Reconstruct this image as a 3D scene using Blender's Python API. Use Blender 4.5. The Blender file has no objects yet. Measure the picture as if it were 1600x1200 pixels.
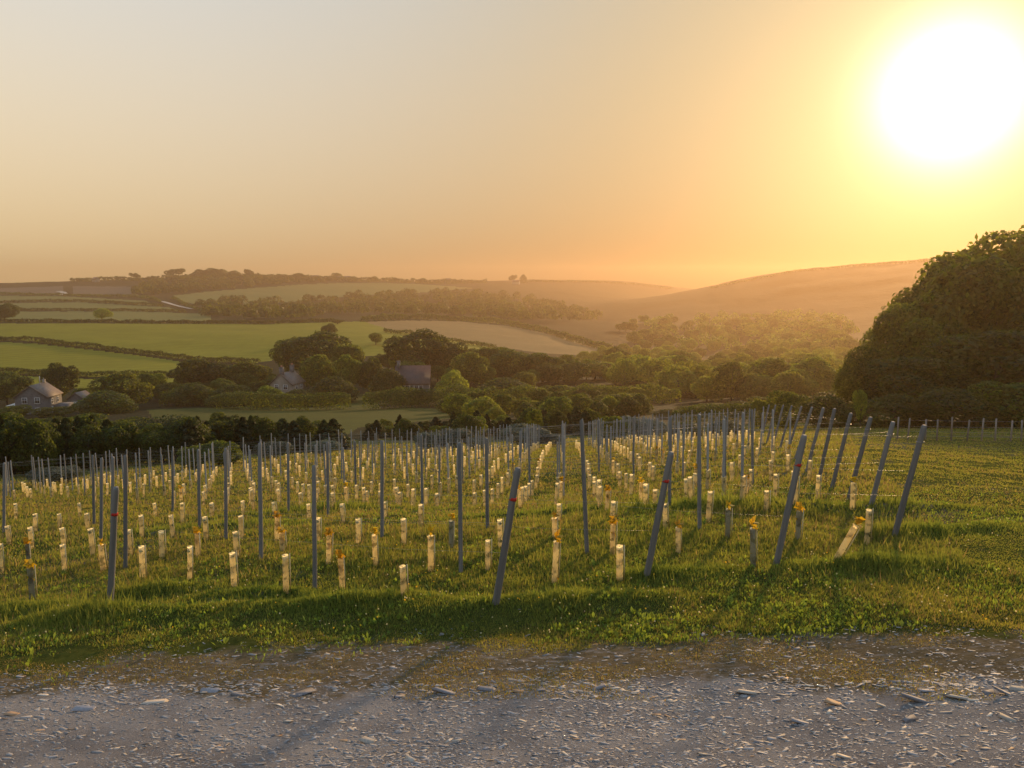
import bpy, math, random
import numpy as np
from mathutils import Vector, Matrix, Euler

random.seed(7); RNG = np.random.default_rng(7)
scene = bpy.context.scene
COL = scene.collection

# ------------------------------------------------------------------ camera
F_PX, PITCH = 1250.0, math.radians(6.84)          # focal length in photo pixels, downward tilt
cam_d = bpy.data.cameras.new('camera'); cam = bpy.data.objects.new('camera', cam_d); COL.objects.link(cam)
cam_d.sensor_width = 36.0; cam_d.lens = 36.0 * F_PX / 1600.0
cam_d.clip_start = 0.1; cam_d.clip_end = 20000
cam.location = (0, 0, 0); cam.rotation_euler = (math.pi / 2 - PITCH, 0, 0)
scene.camera = cam
CP, SP = math.cos(PITCH), math.sin(PITCH)

def ray(px, py):
    """pixel of the photo -> (X/Y, Z/Y) in world axes (camera at the origin, +Y ahead)"""
    a = (px - 800.0) / F_PX; b = (600.0 - py) / F_PX
    y = CP + b * SP; z = b * CP - SP
    return a / y, z / y
def pix(x, y, z):
    f = y * CP - z * SP; u = y * SP + z * CP
    return 800 + F_PX * x / f, 600 - F_PX * u / f

# ------------------------------------------------------------------ sun, sky, exposure
SUN_AZ, SUN_EL = math.radians(27.9), math.radians(11.6)
S = Vector((math.sin(SUN_AZ) * math.cos(SUN_EL), math.cos(SUN_AZ) * math.cos(SUN_EL), math.sin(SUN_EL)))
sun_d = bpy.data.lights.new('sun', 'SUN'); sun = bpy.data.objects.new('sun', sun_d); COL.objects.link(sun)
sun_d.energy = 5.0; sun_d.angle = math.radians(3.6); sun_d.color = (1.0, 0.64, 0.30)
sun.rotation_euler = S.to_track_quat('Z', 'Y').to_euler()
sun.location = (60, 110, 60)

world = bpy.data.worlds.new('World'); scene.world = world; world.use_nodes = True
def build_world():
    nt = world.node_tree; N = nt.nodes; L = nt.links; N.clear()
    out = N.new('ShaderNodeOutputWorld'); bg = N.new('ShaderNodeBackground')
    sky = N.new('ShaderNodeTexSky'); sky.sky_type = 'NISHITA'; sky.sun_disc = False
    sky.sun_elevation = SUN_EL; sky.sun_rotation = SUN_AZ
    sky.air_density = 1.0; sky.dust_density = 4.0; sky.ozone_density = 1.0; sky.altitude = 60
    tc = N.new('ShaderNodeTexCoord')
    def vm(op, a, b):
        n = N.new('ShaderNodeVectorMath'); n.operation = op
        for i, v in enumerate((a, b)):
            if isinstance(v, tuple): n.inputs[i].default_value = v
            else: L.new(v, n.inputs[i])
        return n
    def mt(op, a, b=0.0):
        n = N.new('ShaderNodeMath'); n.operation = op
        for i, v in enumerate((a, b)):
            if isinstance(v, float): n.inputs[i].default_value = v
            else: L.new(v, n.inputs[i])
        return n.outputs[0]
    def scaled(col, fac):
        n = N.new('ShaderNodeVectorMath'); n.operation = 'SCALE'
        n.inputs[0].default_value = col; L.new(fac, n.inputs['Scale']); return n.outputs[0]
    dirn = vm('NORMALIZE', tc.outputs['Generated'], (0, 0, 0)).outputs[0]
    c = mt('MAXIMUM', vm('DOT_PRODUCT', dirn, tuple(S)).outputs['Value'], 0.0)
    # dusty evening air: the clear-sky blue is filtered warm, then forward scattering by dust round the sun
    acc = vm('MULTIPLY', sky.outputs[0], SKY_TINT).outputs[0]
    sep = N.new('ShaderNodeSeparateXYZ'); L.new(dirn, sep.inputs[0])
    up = mt('MAXIMUM', sep.outputs['Z'], 0.0)
    low = mt('POWER', mt('SUBTRACT', 1.0, up), SKY_P)
    for colr, wgt, dmul, p_ in ((SKY_LOW, low, SKY_DIM_LOW, 3.0), (SKY_HIGH, mt('SUBTRACT', 1.0, low), SKY_DIM, 6.0)):
        dim = vm('SUBTRACT', (1.0, 1.0, 1.0), scaled(dmul, mt('POWER', c, p_))).outputs[0]
        acc = vm('ADD', acc, vm('MULTIPLY', scaled(colr, wgt), dim).outputs[0]).outputs[0]
    acc = vm('ADD', acc, scaled(SKY_MID, mt('MULTIPLY', mt('MULTIPLY', low, mt('SUBTRACT', 1.0, low)), 4.0))).outputs[0]
    for n_, col in SKY_GLOW:
        acc = vm('ADD', acc, scaled(col, mt('POWER', c, float(n_)))).outputs[0]
    L.new(acc, bg.inputs['Color']); bg.inputs['Strength'].default_value = 0.09
    L.new(bg.outputs[0], out.inputs['Surface'])
SKY_TINT = (0.10, 0.10, 0.10)
SKY_P = 2.7; SKY_LOW = (7.7, 5.5, 2.7); SKY_HIGH = (3.6, 5.8, 8.6); SKY_MID = (2.7, 1.7, 0.0); SKY_DIM = (0.44, 0.55, 0.74); SKY_DIM_LOW = (0.95, 1.05, 1.05)
SKY_GLOW = [(560, (19, 19, 19)), (150, (2.0, 2.0, 0.6)), (14, (0.4, 0.0, 0.0))]
build_world()
scene.view_settings.view_transform = 'Standard'; scene.view_settings.look = 'None'
scene.view_settings.exposure = 0.15; scene.view_settings.gamma = 1.0
scene.view_settings.use_curve_mapping = False
cy = scene.cycles
cy.max_bounces = 6; cy.diffuse_bounces = 3; cy.glossy_bounces = 2; cy.transmission_bounces = 4
cy.transparent_max_bounces = 6; cy.volume_bounces = 1; cy.use_denoising = True
cy.sample_clamp_indirect = 4.0

# ------------------------------------------------------------------ material helpers
MATS = {}
def new_mat(name):
    m = bpy.data.materials.new(name); m.use_nodes = True; m.node_tree.nodes.clear(); MATS[name] = m
    return m, m.node_tree.nodes, m.node_tree.links
def ramp(N, L, fac, stops):
    r = N.new('ShaderNodeValToRGB'); el = r.color_ramp.elements
    while len(el) < len(stops): el.new(0.5)
    for e, (p, c) in zip(el, stops): e.position = p; e.color = (*c, 1)
    L.new(fac, r.inputs[0]); return r.outputs[0]
def noise(N, L, scale, detail=4.0, rough=0.6, coord=None, stretch=None):
    n = N.new('ShaderNodeTexNoise'); n.inputs['Scale'].default_value = scale
    n.inputs['Detail'].default_value = detail; n.inputs['Roughness'].default_value = rough
    if coord is None: coord = N.new('ShaderNodeNewGeometry').outputs['Position']
    if stretch:
        mp = N.new('ShaderNodeMapping'); mp.inputs['Scale'].default_value = stretch
        L.new(coord, mp.inputs[0]); coord = mp.outputs[0]
    L.new(coord, n.inputs['Vector']); return n.outputs['Fac']
def mixc(N, L, fac, a, b, mode='MIX'):
    n = N.new('ShaderNodeMix'); n.data_type = 'RGBA'; n.blend_type = mode
    for s, v in ((n.inputs[0], fac), (n.inputs[6], a), (n.inputs[7], b)):
        if isinstance(v, (int, float)): s.default_value = v
        elif isinstance(v, tuple): s.default_value = (*v, 1)
        else: L.new(v, s)
    return n.outputs[2]
def bump(N, L, h, strength, dist):
    b = N.new('ShaderNodeBump'); b.inputs['Strength'].default_value = strength
    b.inputs['Distance'].default_value = dist; L.new(h, b.inputs['Height']); return b.outputs[0]
def surf(N, L, col, rough=0.9, normal=None, spec=0.2, transl=0.0, metal=0.0, tcol=None):
    p = N.new('ShaderNodeBsdfPrincipled'); p.inputs['Roughness'].default_value = rough
    p.inputs['Specular IOR Level'].default_value = spec; p.inputs['Metallic'].default_value = metal
    if isinstance(col, tuple): p.inputs['Base Color'].default_value = (*col, 1)
    else: L.new(col, p.inputs['Base Color'])
    if normal: L.new(normal, p.inputs['Normal'])
    o = N.new('ShaderNodeOutputMaterial'); res = p.outputs[0]
    if transl:
        t = N.new('ShaderNodeBsdfTranslucent'); tc = tcol or col
        if isinstance(tc, tuple): t.inputs[0].default_value = (*tc, 1)
        else: L.new(tc, t.inputs[0])
        m = N.new('ShaderNodeMixShader'); m.inputs[0].default_value = transl
        L.new(res, m.inputs[1]); L.new(t.outputs[0], m.inputs[2]); res = m.outputs[0]
    L.new(res, o.inputs['Surface'])
def attr(N, name):
    a = N.new('ShaderNodeAttribute'); a.attribute_name = name; return a
def objrand(N): return N.new('ShaderNodeObjectInfo').outputs['Random']

def leaf_mat(name, dark, light, transl=0.45, rnd=0.25, warm=(2.1, 1.9, 0.75)):
    m, N, L = new_mat(name)
    f = attr(N, 'tone').outputs['Fac']
    base = mixc(N, L, f, dark, light)
    r = objrand(N)
    hs = N.new('ShaderNodeHueSaturation'); L.new(base, hs.inputs['Color'])
    mr = N.new('ShaderNodeMapRange'); mr.inputs[3].default_value = 1 - rnd; mr.inputs[4].default_value = 1 + rnd
    L.new(r, mr.inputs[0]); L.new(mr.outputs[0], hs.inputs['Value'])
    mh = N.new('ShaderNodeMapRange'); mh.inputs[3].default_value = 0.485; mh.inputs[4].default_value = 0.515
    L.new(r, mh.inputs[0]); L.new(mh.outputs[0], hs.inputs['Hue'])
    col = hs.outputs[0]
    tcol = mixc(N, L, 1.0, col, warm, 'MULTIPLY')
    surf(N, L, col, 0.6, spec=0.25, transl=transl, tcol=tcol); return m
def plain_mat(name, c1, c2, scale=6.0, rough=0.85, bmp=0.0, spec=0.2, stretch=None, coord='obj', metal=0.0, detail=5.0, rnd=0.0):
    m, N, L = new_mat(name)
    co = N.new('ShaderNodeTexCoord').outputs['Object'] if coord == 'obj' else None
    f = noise(N, L, scale, detail, 0.65, co, stretch)
    col = ramp(N, L, f, [(0.3, c1), (0.7, c2)])
    if rnd:
        hs = N.new('ShaderNodeHueSaturation'); L.new(col, hs.inputs['Color'])
        mr = N.new('ShaderNodeMapRange'); mr.inputs[3].default_value = 1 - rnd; mr.inputs[4].default_value = 1 + rnd
        L.new(objrand(N), mr.inputs[0]); L.new(mr.outputs[0], hs.inputs['Value']); col = hs.outputs[0]
    surf(N, L, col, rough, bump(N, L, f, 0.5, bmp) if bmp else None, spec, metal=metal); return m

# ------------------------------------------------------------------ mesh helpers
def mesh_np(name, verts, loops, starts, totals, mat=None, smooth=False, tone=None, colors=None):
    me = bpy.data.meshes.new(name)
    verts = np.asarray(verts, np.float32)
    me.vertices.add(len(verts)); me.vertices.foreach_set('co', verts.ravel())
    me.loops.add(len(loops)); me.loops.foreach_set('vertex_index', np.asarray(loops, np.int32))
    me.polygons.add(len(starts)); me.polygons.foreach_set('loop_start', np.asarray(starts, np.int32))
    me.polygons.foreach_set('loop_total', np.asarray(totals, np.int32))
    if smooth: me.polygons.foreach_set('use_smooth', np.ones(len(starts), bool))
    me.update(calc_edges=True)
    if tone is not None:
        a = me.attributes.new('tone', 'FLOAT', 'POINT'); a.data.foreach_set('value', np.asarray(tone, np.float32))
    if colors is not None:
        a = me.attributes.new('col', 'FLOAT_COLOR', 'POINT')
        c = np.ones((len(verts), 4), np.float32); c[:, :3] = colors; a.data.foreach_set('color', c.ravel())
    if mat is not None: me.materials.append(mat)
    return me
def polys_np(name, verts, k, mat=None, **kw):
    """verts (n*k,3): n separate k-gons"""
    n = len(verts) // k
    return mesh_np(name, verts, np.arange(n * k), np.arange(n) * k, np.full(n, k), mat, **kw)
def faces_mesh(name, verts, faces, mat=None, **kw):
    loops = [i for f in faces for i in f]; tot = [len(f) for f in faces]
    st = np.concatenate([[0], np.cumsum(tot)[:-1]]) if tot else []
    return mesh_np(name, np.array(verts, np.float32).reshape(-1, 3), loops, st, tot, mat, **kw)
def link(name, me, parent=None, loc=None, label=None, cat=None, group=None, kind=None):
    o = bpy.data.objects.new(name, me); COL.objects.link(o)
    if parent is not None: o.parent = parent
    if loc is not None: o.location = loc
    return tag(o, label, cat, group, kind)
def tag(o, label=None, cat=None, group=None, kind=None):
    for k, v in (('label', label), ('category', cat), ('group', group), ('kind', kind)):
        if v: o[k] = v
    return o
def box(v, f, c, s, rz=0.0):
    """append a box: centre c, full size s"""
    b = len(v); ca, sa = math.cos(rz), math.sin(rz)
    for dz in (-.5, .5):
        for dx, dy in ((-.5, -.5), (.5, -.5), (.5, .5), (-.5, .5)):
            x, y = dx * s[0], dy * s[1]
            v.append((c[0] + x * ca - y * sa, c[1] + x * sa + y * ca, c[2] + dz * s[2]))
    f += [(b, b + 3, b + 2, b + 1), (b + 4, b + 5, b + 6, b + 7)] + [(b + i, b + (i + 1) % 4, b + 4 + (i + 1) % 4, b + 4 + i) for i in range(4)]
def tube(v, f, pts, rad, n=6, cap=True):
    """append a tube along pts"""
    b0 = len(v); pts = [Vector(p) for p in pts]
    rad = rad if isinstance(rad, (list, tuple)) else [rad] * len(pts)
    for i, p in enumerate(pts):
        t = (pts[min(i + 1, len(pts) - 1)] - pts[max(i - 1, 0)]).normalized()
        a = t.orthogonal().normalized() if abs(t.z) < .9 else Vector((1, 0, 0)) - t * t.x
        a.normalize(); c = t.cross(a)
        for k in range(n):
            an = 2 * math.pi * k / n
            v.append(tuple(p + (a * math.cos(an) + c * math.sin(an)) * rad[i]))
    for i in range(len(pts) - 1):
        for k in range(n):
            a_, b_ = b0 + i * n + k, b0 + i * n + (k + 1) % n
            f.append((a_, b_, b_ + n, a_ + n))
    if cap:
        f.append(tuple(b0 + k for k in range(n))[::-1]); f.append(tuple(b0 + (len(pts) - 1) * n + k for k in range(n)))
def ordinal(i):
    w = ['first', 'second', 'third', 'fourth', 'fifth', 'sixth', 'seventh', 'eighth', 'ninth', 'tenth', 'eleventh', 'twelfth']
    return w[i] if i < 12 else f"{i + 1}{'th' if 10 < (i + 1) % 100 < 14 else {1: 'st', 2: 'nd', 3: 'rd'}.get((i + 1) % 10, 'th')}"

# ------------------------------------------------------------------ terrain: heights solved from sight lines (pixel, pixel, metres ahead)
CTRL = [
 # gravel track and verge
 (0,1200,6.3),(400,1200,6.2),(800,1200,6.0),(1200,1200,5.8),(1600,1200,5.6),
 (0,1085,8.1),(800,1075,7.9),(1600,1060,7.5),(0,1010,9.8),(400,1005,9.7),(800,1000,9.5),(1200,995,9.2),(1600,985,9.0),
 # vineyard
 (175,945,12.0),(775,941,11.1),(1010,901,11.9),(1213,881,12.2),(1400,839,13.8),(1600,850,12.5),
 (490,920,12.2),(0,900,14.6),(408,875,13.8),(597,840,15.4),(917,865,13.0),(1093,830,14.2),(200,850,17),(0,830,20.5),
 (1361,790,16.8),(1326,780,18),(1279,752,21.5),(1240,715,30),(1200,693,40),
 (50,765,44),(250,745,46),(450,722,50),(680,710,55),(890,699,60),(1050,688,56),(0,772,42),(-100,785,38),(25,800,27),(200,800,25),(450,800,21.4),(700,795,21.5),(880,775,25),(980,745,28),
 # mown grass to the right
 (1600,770,19),(1500,735,25),(1420,705,36),(1500,694,42),(1600,690,45),
 # slope down to the valley
 (0,712,76),(250,706,78),(530,692,82),(850,682,88),(1060,672,80),(1200,672,70),(1400,660,78),(1600,658,80),
 (0,672,125),(200,658,145),(600,652,150),(900,645,150),(1200,640,140),(1450,628,140),(1600,625,140),
 (65,645,205),(240,640,200),(455,624,232),(645,618,235),(800,622,230),(1000,618,230),(1200,615,240),(1400,600,250),(1600,595,250),
 # valley floor and fields beyond
 (0,600,290),(150,592,310),(280,588,325),(0,582,330),(420,585,310),(600,570,340),(800,580,330),(1000,590,320),(1200,585,360),(1450,570,380),(1600,560,380),
 (0,533,440),(200,551,410),(400,568,380),(0,506,570),(200,505,600),(400,506,640),(520,504,660),(620,530,470),(600,518,560),(700,535,520),(570,502,690),
 (700,502,780),(800,511,760),(900,535,640),(960,550,560),(850,552,520),
 (1000,560,560),(1100,560,560),(1200,550,600),(1300,545,560),(1450,530,560),(1600,520,560),
 # far side
 (0,495,760),(300,495,800),(0,470,1050),(250,472,1050),(450,482,1050),(650,478,1150),(800,480,1150),(900,500,950),(0,452,1450),(250,446,1500),(500,444,1600),(700,450,1600),(820,452,1700),
 (950,470,1500),(960,505,1000),(1010,497,980),(1060,475,1150),(1100,500,950),(1200,480,1000),(1300,470,950),(1450,450,900),(1600,440,850),
]
SKYLINE = [(-150,448,1800),(0,443,1800),(100,440,1800),(180,437,1800),(270,433,1800),(330,429,1800),(400,432,1800),(480,434,1850),(560,437,1900),(650,440,1950),(740,440,2000),
 (830,437,2100),(900,438,2150),(980,440,2200),(1040,447,2250)]
HILL = [(1090,451,1420),(1130,443,1400),(1180,432,1380),(1250,422,1330),(1350,413,1250),(1450,405,1180),(1600,397,1100),(1700,392,1100)]
for px, py, d in SKYLINE + HILL:
    CTRL += [(px, py, d), (px, py + 18, d * 1.3), (px, py + 24, d * 1.9)]
_p = np.array(CTRL, float)
_a, _b = ray(_p[:, 0], _p[:, 1])
_x, _z = _a * _p[:, 2], _b * _p[:, 2]
KAZ = 1.6
def feat(x, y):
    r = np.hypot(x, y); az = np.clip(np.arctan2(x, y), -0.66, 0.66)
    return np.stack([az * KAZ, np.log(np.clip(r, 5.5, 4200))], -1)
_f = feat(_x, _p[:, 2]); _v = _z / np.hypot(_x, _p[:, 2])
def tps_k(d2): return 0.5 * d2 * np.log(d2 + 1e-12)
_n = len(_f)
_K = tps_k(((_f[:, None] - _f[None]) ** 2).sum(-1)) + np.eye(_n) * 2e-4
_P = np.concatenate([np.ones((_n, 1)), _f], 1)
_A = np.block([[_K, _P], [_P.T, np.zeros((3, 3))]])
_w = np.linalg.solve(_A, np.concatenate([_v, np.zeros(3)]))
def _hash_noise(x, y, seed):
    """smooth value noise on unit cells"""
    xi, yi = np.floor(x).astype(np.int64), np.floor(y).astype(np.int64); fx, fy = x - xi, y - yi
    fx, fy = fx * fx * (3 - 2 * fx), fy * fy * (3 - 2 * fy)
    def h(a, b):
        n = (a * 374761393 + b * 668265263 + seed * 1442695041) & 0xffffffff
        n = ((n ^ (n >> 13)) * 1274126177) & 0xffffffff
        return ((n ^ (n >> 16)) & 0xffff) / 65535.0
    return (h(xi, yi) * (1 - fx) + h(xi + 1, yi) * fx) * (1 - fy) + (h(xi, yi + 1) * (1 - fx) + h(xi + 1, yi + 1) * fx) * fy
def fbm(x, y, scale, seed=1, octv=3):
    t = 0.0; a = 1.0; s = 0.0
    for o in range(octv):
        t = t + a * (_hash_noise(x / scale * 2 ** o, y / scale * 2 ** o, seed + o) - 0.5); s += a; a *= 0.5
    return t / s
def H0(x, y):
    x = np.asarray(x, float); y = np.asarray(y, float)
    sh = np.broadcast(x, y).shape; x, y = np.broadcast_to(x, sh).ravel(), np.broadcast_to(y, sh).ravel()
    q = feat(x, y); out = np.empty(len(x))
    for i in range(0, len(x), 20000):
        qq = q[i:i + 20000]
        out[i:i + 20000] = tps_k(((qq[:, None] - _f[None]) ** 2).sum(-1)) @ _w[:_n] + _w[_n] + qq @ _w[_n + 1:]
    r = np.hypot(x, y); z = out * np.clip(r, 5.5, 4200)
    t = np.clip(r / 5.5, 0, 1); t = t * t * (3 - 2 * t)
    back = -2.3 - 0.02 * np.clip(-y, 0, 400)
    z = back * (1 - t) + z * t
    bw = np.clip((-y - 2) / 8, 0, 1); z = z * (1 - bw) + back * bw            # level ground behind the camera
    return z.reshape(sh)
# grass-grown humps along the headland: (pixel, pixel, half width m, half depth m, height m)
MOUNDS = [(560,955,1.5,.35,.26),(740,965,1.3,.35,.24),(180,975,1.2,.35,.2),(60,960,.8,.3,.14),(890,945,1.2,.3,.12),(1330,800,2.0,.45,.18),(1130,795,2.2,.45,.16),(420,930,.8,.25,.14),(240,930,.8,.2,.12),
          (1450,835,1.4,.35,.14),(1050,905,1.0,.25,.1),(900,800,3,.35,.1),(500,800,3,.4,.12),(300,830,2.2,.35,.1),(1340,890,1.2,.3,.12)]
MOUND_W = None
def H(x, y):
    z = H0(x, y); x = np.asarray(x, float); y = np.asarray(y, float); r = np.hypot(x, y)
    g = np.clip((r - 8.6) / 1.5, 0, 1)
    near = np.clip((90 - r) / 40, 0, 1)
    z = z + near * g * (0.16 * fbm(x, y, 1.7, 3) + 0.07 * fbm(x, y, 0.45, 9, 2)) + near * (1 - g) * 0.05 * fbm(x, y, .9, 5)
    far = np.clip((r - 120) / 300, 0, 1)
    z = z + far * (fbm(x, y, 55, 21) * 4.0 * np.clip(r / 900, .25, 1.0))
    if MOUND_W is not None:
        for mx, my, a, b, h in MOUND_W:
            z = z + h * np.exp(-(((x - mx) / a) ** 2 + ((y - my) / b) ** 2))
    return z
_RR = np.exp(np.linspace(math.log(5.0), math.log(2500), 420))
def at(px, py, h=H0):
    """first point of the ground seen at a pixel"""
    a, b = ray(px, py); k = math.hypot(a, 1)
    ys = _RR / k; zs = h(a * ys, ys); d = b * ys - zs
    i = np.argmax(d < 0)
    if d[i] >= 0: return None
    if i == 0: y = ys[0]
    else: t = d[i - 1] / (d[i - 1] - d[i]); y = ys[i - 1] + t * (ys[i] - ys[i - 1])
    return np.array([a * y, y, float(h(np.array([a * y]), np.array([y]))[0])])
def at_many(pts):
    p = np.array(pts, float); a, b = ray(p[:, 0], p[:, 1]); rr = np.exp(np.linspace(math.log(300), math.log(2450), 150))
    ys = rr[None] / np.hypot(a, 1)[:, None]; d = b[:, None] * ys - H0(a[:, None] * ys, ys)
    out = []
    for k in range(len(p)):
        i = int(np.argmax(d[k] < 0))
        if i == 0: continue
        t = d[k, i - 1] / (d[k, i - 1] - d[k, i]); y = ys[k, i - 1] + t * (ys[k, i] - ys[k, i - 1]); out.append((a[k] * y, y, b[k] * y))
    return np.array(out)
MOUND_W = []
for px, py, a, b, h in MOUNDS:
    q = at(px, py); MOUND_W.append((q[0], q[1], a, b, h))
# ------------------------------------------------------------------ ground materials
def field_mat(name, c1, c2, scale, stretch=None, rough=0.95, bmp=0.3):
    m, N, L = new_mat(name)
    f = noise(N, L, scale, 6, 0.65, None, stretch); f2 = noise(N, L, scale * 0.13, 3, 0.5)
    col = mixc(N, L, 0.5, ramp(N, L, f, [(0.3, c1), (0.7, c2)]), ramp(N, L, f2, [(0.3, c1), (0.7, c2)]))
    if 'pasture' in name or name == 'stubble':               # drill and mowing lines
        wv = N.new('ShaderNodeTexWave'); wv.inputs['Scale'].default_value = .05; wv.inputs['Distortion'].default_value = 1.6; wv.inputs['Detail'].default_value = 2
        wv.inputs['Detail Scale'].default_value = .4; wv.bands_direction = 'Y'; L.new(N.new('ShaderNodeNewGeometry').outputs['Position'], wv.inputs['Vector'])
        col = mixc(N, L, .22, col, ramp(N, L, wv.outputs['Fac'], [(.2, (.3, .3, .3)), (.8, (.7, .7, .7))]), 'OVERLAY')
    surf(N, L, col, rough, bump(N, L, f, 0.6, bmp), 0.05); return m
def ground_mat():
    m, N, L = new_mat('ground')
    z = attr(N, 'col'); sep = N.new('ShaderNodeSeparateColor'); L.new(z.outputs['Color'], sep.inputs[0])
    n1 = noise(N, L, 9, 6, .7); n2 = noise(N, L, 60, 5, .7); n3 = noise(N, L, 1.3, 3, .5)
    grit = noise(N, L, 220, 3, .8)
    vor = N.new('ShaderNodeTexVoronoi'); vor.inputs['Scale'].default_value = 38
    L.new(N.new('ShaderNodeNewGeometry').outputs['Position'], vor.inputs['Vector'])
    gcol = ramp(N, L, n2, [(.25, (.15, .138, .132)), (.5, (.24, .218, .205)), (.75, (.35, .315, .285))])
    vg = N.new('ShaderNodeSeparateColor'); L.new(vor.outputs['Color'], vg.inputs[0]); gcol = mixc(N, L, .45, gcol, ramp(N, L, vg.outputs[0], [(0, (.2, .2, .2)), (1, (.8, .8, .8))]), 'SOFT_LIGHT')
    gcol = mixc(N, L, .5, gcol, ramp(N, L, n3, [(.35, (.13, .122, .125)), (.65, (.34, .31, .29))]))
    dcol = ramp(N, L, n1, [(.25, (.075, .058, .032)), (.55, (.155, .118, .068)), (.8, (.23, .18, .115))])
    vcol = ramp(N, L, n1, [(.25, (.035, .042, .010)), (.55, (.075, .082, .018)), (.8, (.12, .11, .03))])
    wob = noise(N, L, 3.5, 5, .7)
    def sharpen(s):
        a = N.new('ShaderNodeMath'); a.operation = 'ADD'; L.new(s, a.inputs[0]); L.new(wob, a.inputs[1])
        return ramp(N, L, a.outputs[0], [(.74, (0, 0, 0)), (1.2, (1, 1, 1))])
    pat = noise(N, L, 5.5, 6, .72, None, (.6, 1.6, 1)); soil = mixc(N, L, ramp(N, L, pat, [(.52, (0, 0, 0)), (.68, (1, 1, 1))]), dcol, gcol)
    col = mixc(N, L, sharpen(sep.outputs[1]), vcol, soil)
    col = mixc(N, L, sharpen(sep.outputs[0]), col, gcol)
    h = N.new('ShaderNodeMath'); h.operation = 'ADD'; L.new(n2, h.inputs[0]); L.new(grit, h.inputs[1])
    surf(N, L, col, 1.0, bump(N, L, h.outputs[0], .9, .02), 0.0)
ground_mat()
field_mat('scrubland', (.007, .010, .004), (.018, .020, .007), .09, bmp=2.0)
field_mat('meadow_grass', (.04, .046, .010), (.065, .072, .014), .5)
field_mat('pasture', (.135, .128, .012), (.185, .175, .017), .35, (1, .25, 1))
field_mat('pasture_pale', (.10, .11, .035), (.14, .145, .045), .1)
field_mat('stubble', (.16, .11, .045), (.21, .145, .06), .2, (1, .3, 1))
field_mat('fallow', (.08, .066, .05), (.11, .09, .068), .1)

# ------------------------------------------------------------------ the land: one polar sheet, cut into ground, terrain and fields
FIELDS = [  # outline in the photo, material
 ('pasture', [(-120,506),(0,505.5),(200,505.5),(400,506.5),(525,503),(500,525),(440,540),(430,562),(400,567),(300,562),(200,548.5),(60,533),(0,530),(-120,527)]),
 ('pasture', [(-120,531),(0,534),(60,537.5),(200,553),(290,566),(300,582),(200,590),(100,588),(0,580),(-120,575)]),
 ('pasture', [(-120,585),(0,586),(150,593),(280,590),(260,606),(120,606),(-120,600)]),
 ('stubble', [(570,503),(640,500.5),(720,502),(800,510),(860,522),(930,543),(965,553),(900,554),(850,552),(770,541),(700,530),(620,518)]),
 ('pasture', [(545,520),(600,519),(690,532),(760,543),(740,552),(640,540),(560,535)]),
 ('pasture', [(430,562),(500,525),(525,503),(570,502),(620,518),(700,530),(780,545),(740,556),(600,556)]),
 ('meadow_grass', [(230,640),(420,634),(560,640),(640,637),(720,640),(740,650),(560,668),(530,688),(440,660),(240,655)]),
 ('meadow_grass', [(520,615),(580,615),(600,645),(520,640)]),
 ('pasture_pale', [(-120,488),(0,487),(200,486),(330,490),(330,501),(100,502),(-120,503)]),
 ('pasture_pale', [(-120,474),(0,474),(120,472),(260,480),(290,486),(120,484),(-120,484)]),
 ('pasture_pale', [(-120,461),(0,462),(100,463),(230,470),(240,477),(110,470),(-120,470)]),
 ('fallow', [(115,447),(205,448),(215,461),(115,460)]),
 ('fallow', [(-120,446),(0,447),(100,447),(100,460),(0,459),(-120,458)]),
 ('pasture_pale', [(270,462),(330,455),(480,444),(560,441.5),(640,443),(740,450),(660,457),(560,461),(500,468),(420,474),(320,478),(290,472)]),
]
def inside(px, py, poly):
    r = np.zeros(px.shape, bool); n = len(poly)
    for i in range(n):
        (x0, y0), (x1, y1) = poly[i], poly[(i + 1) % n]
        c = ((y0 > py) != (y1 > py)); t = (py - y0) / ((y1 - y0) if y1 != y0 else 1e-9)
        r ^= c & (px < x0 + t * (x1 - x0))
    return r
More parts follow.
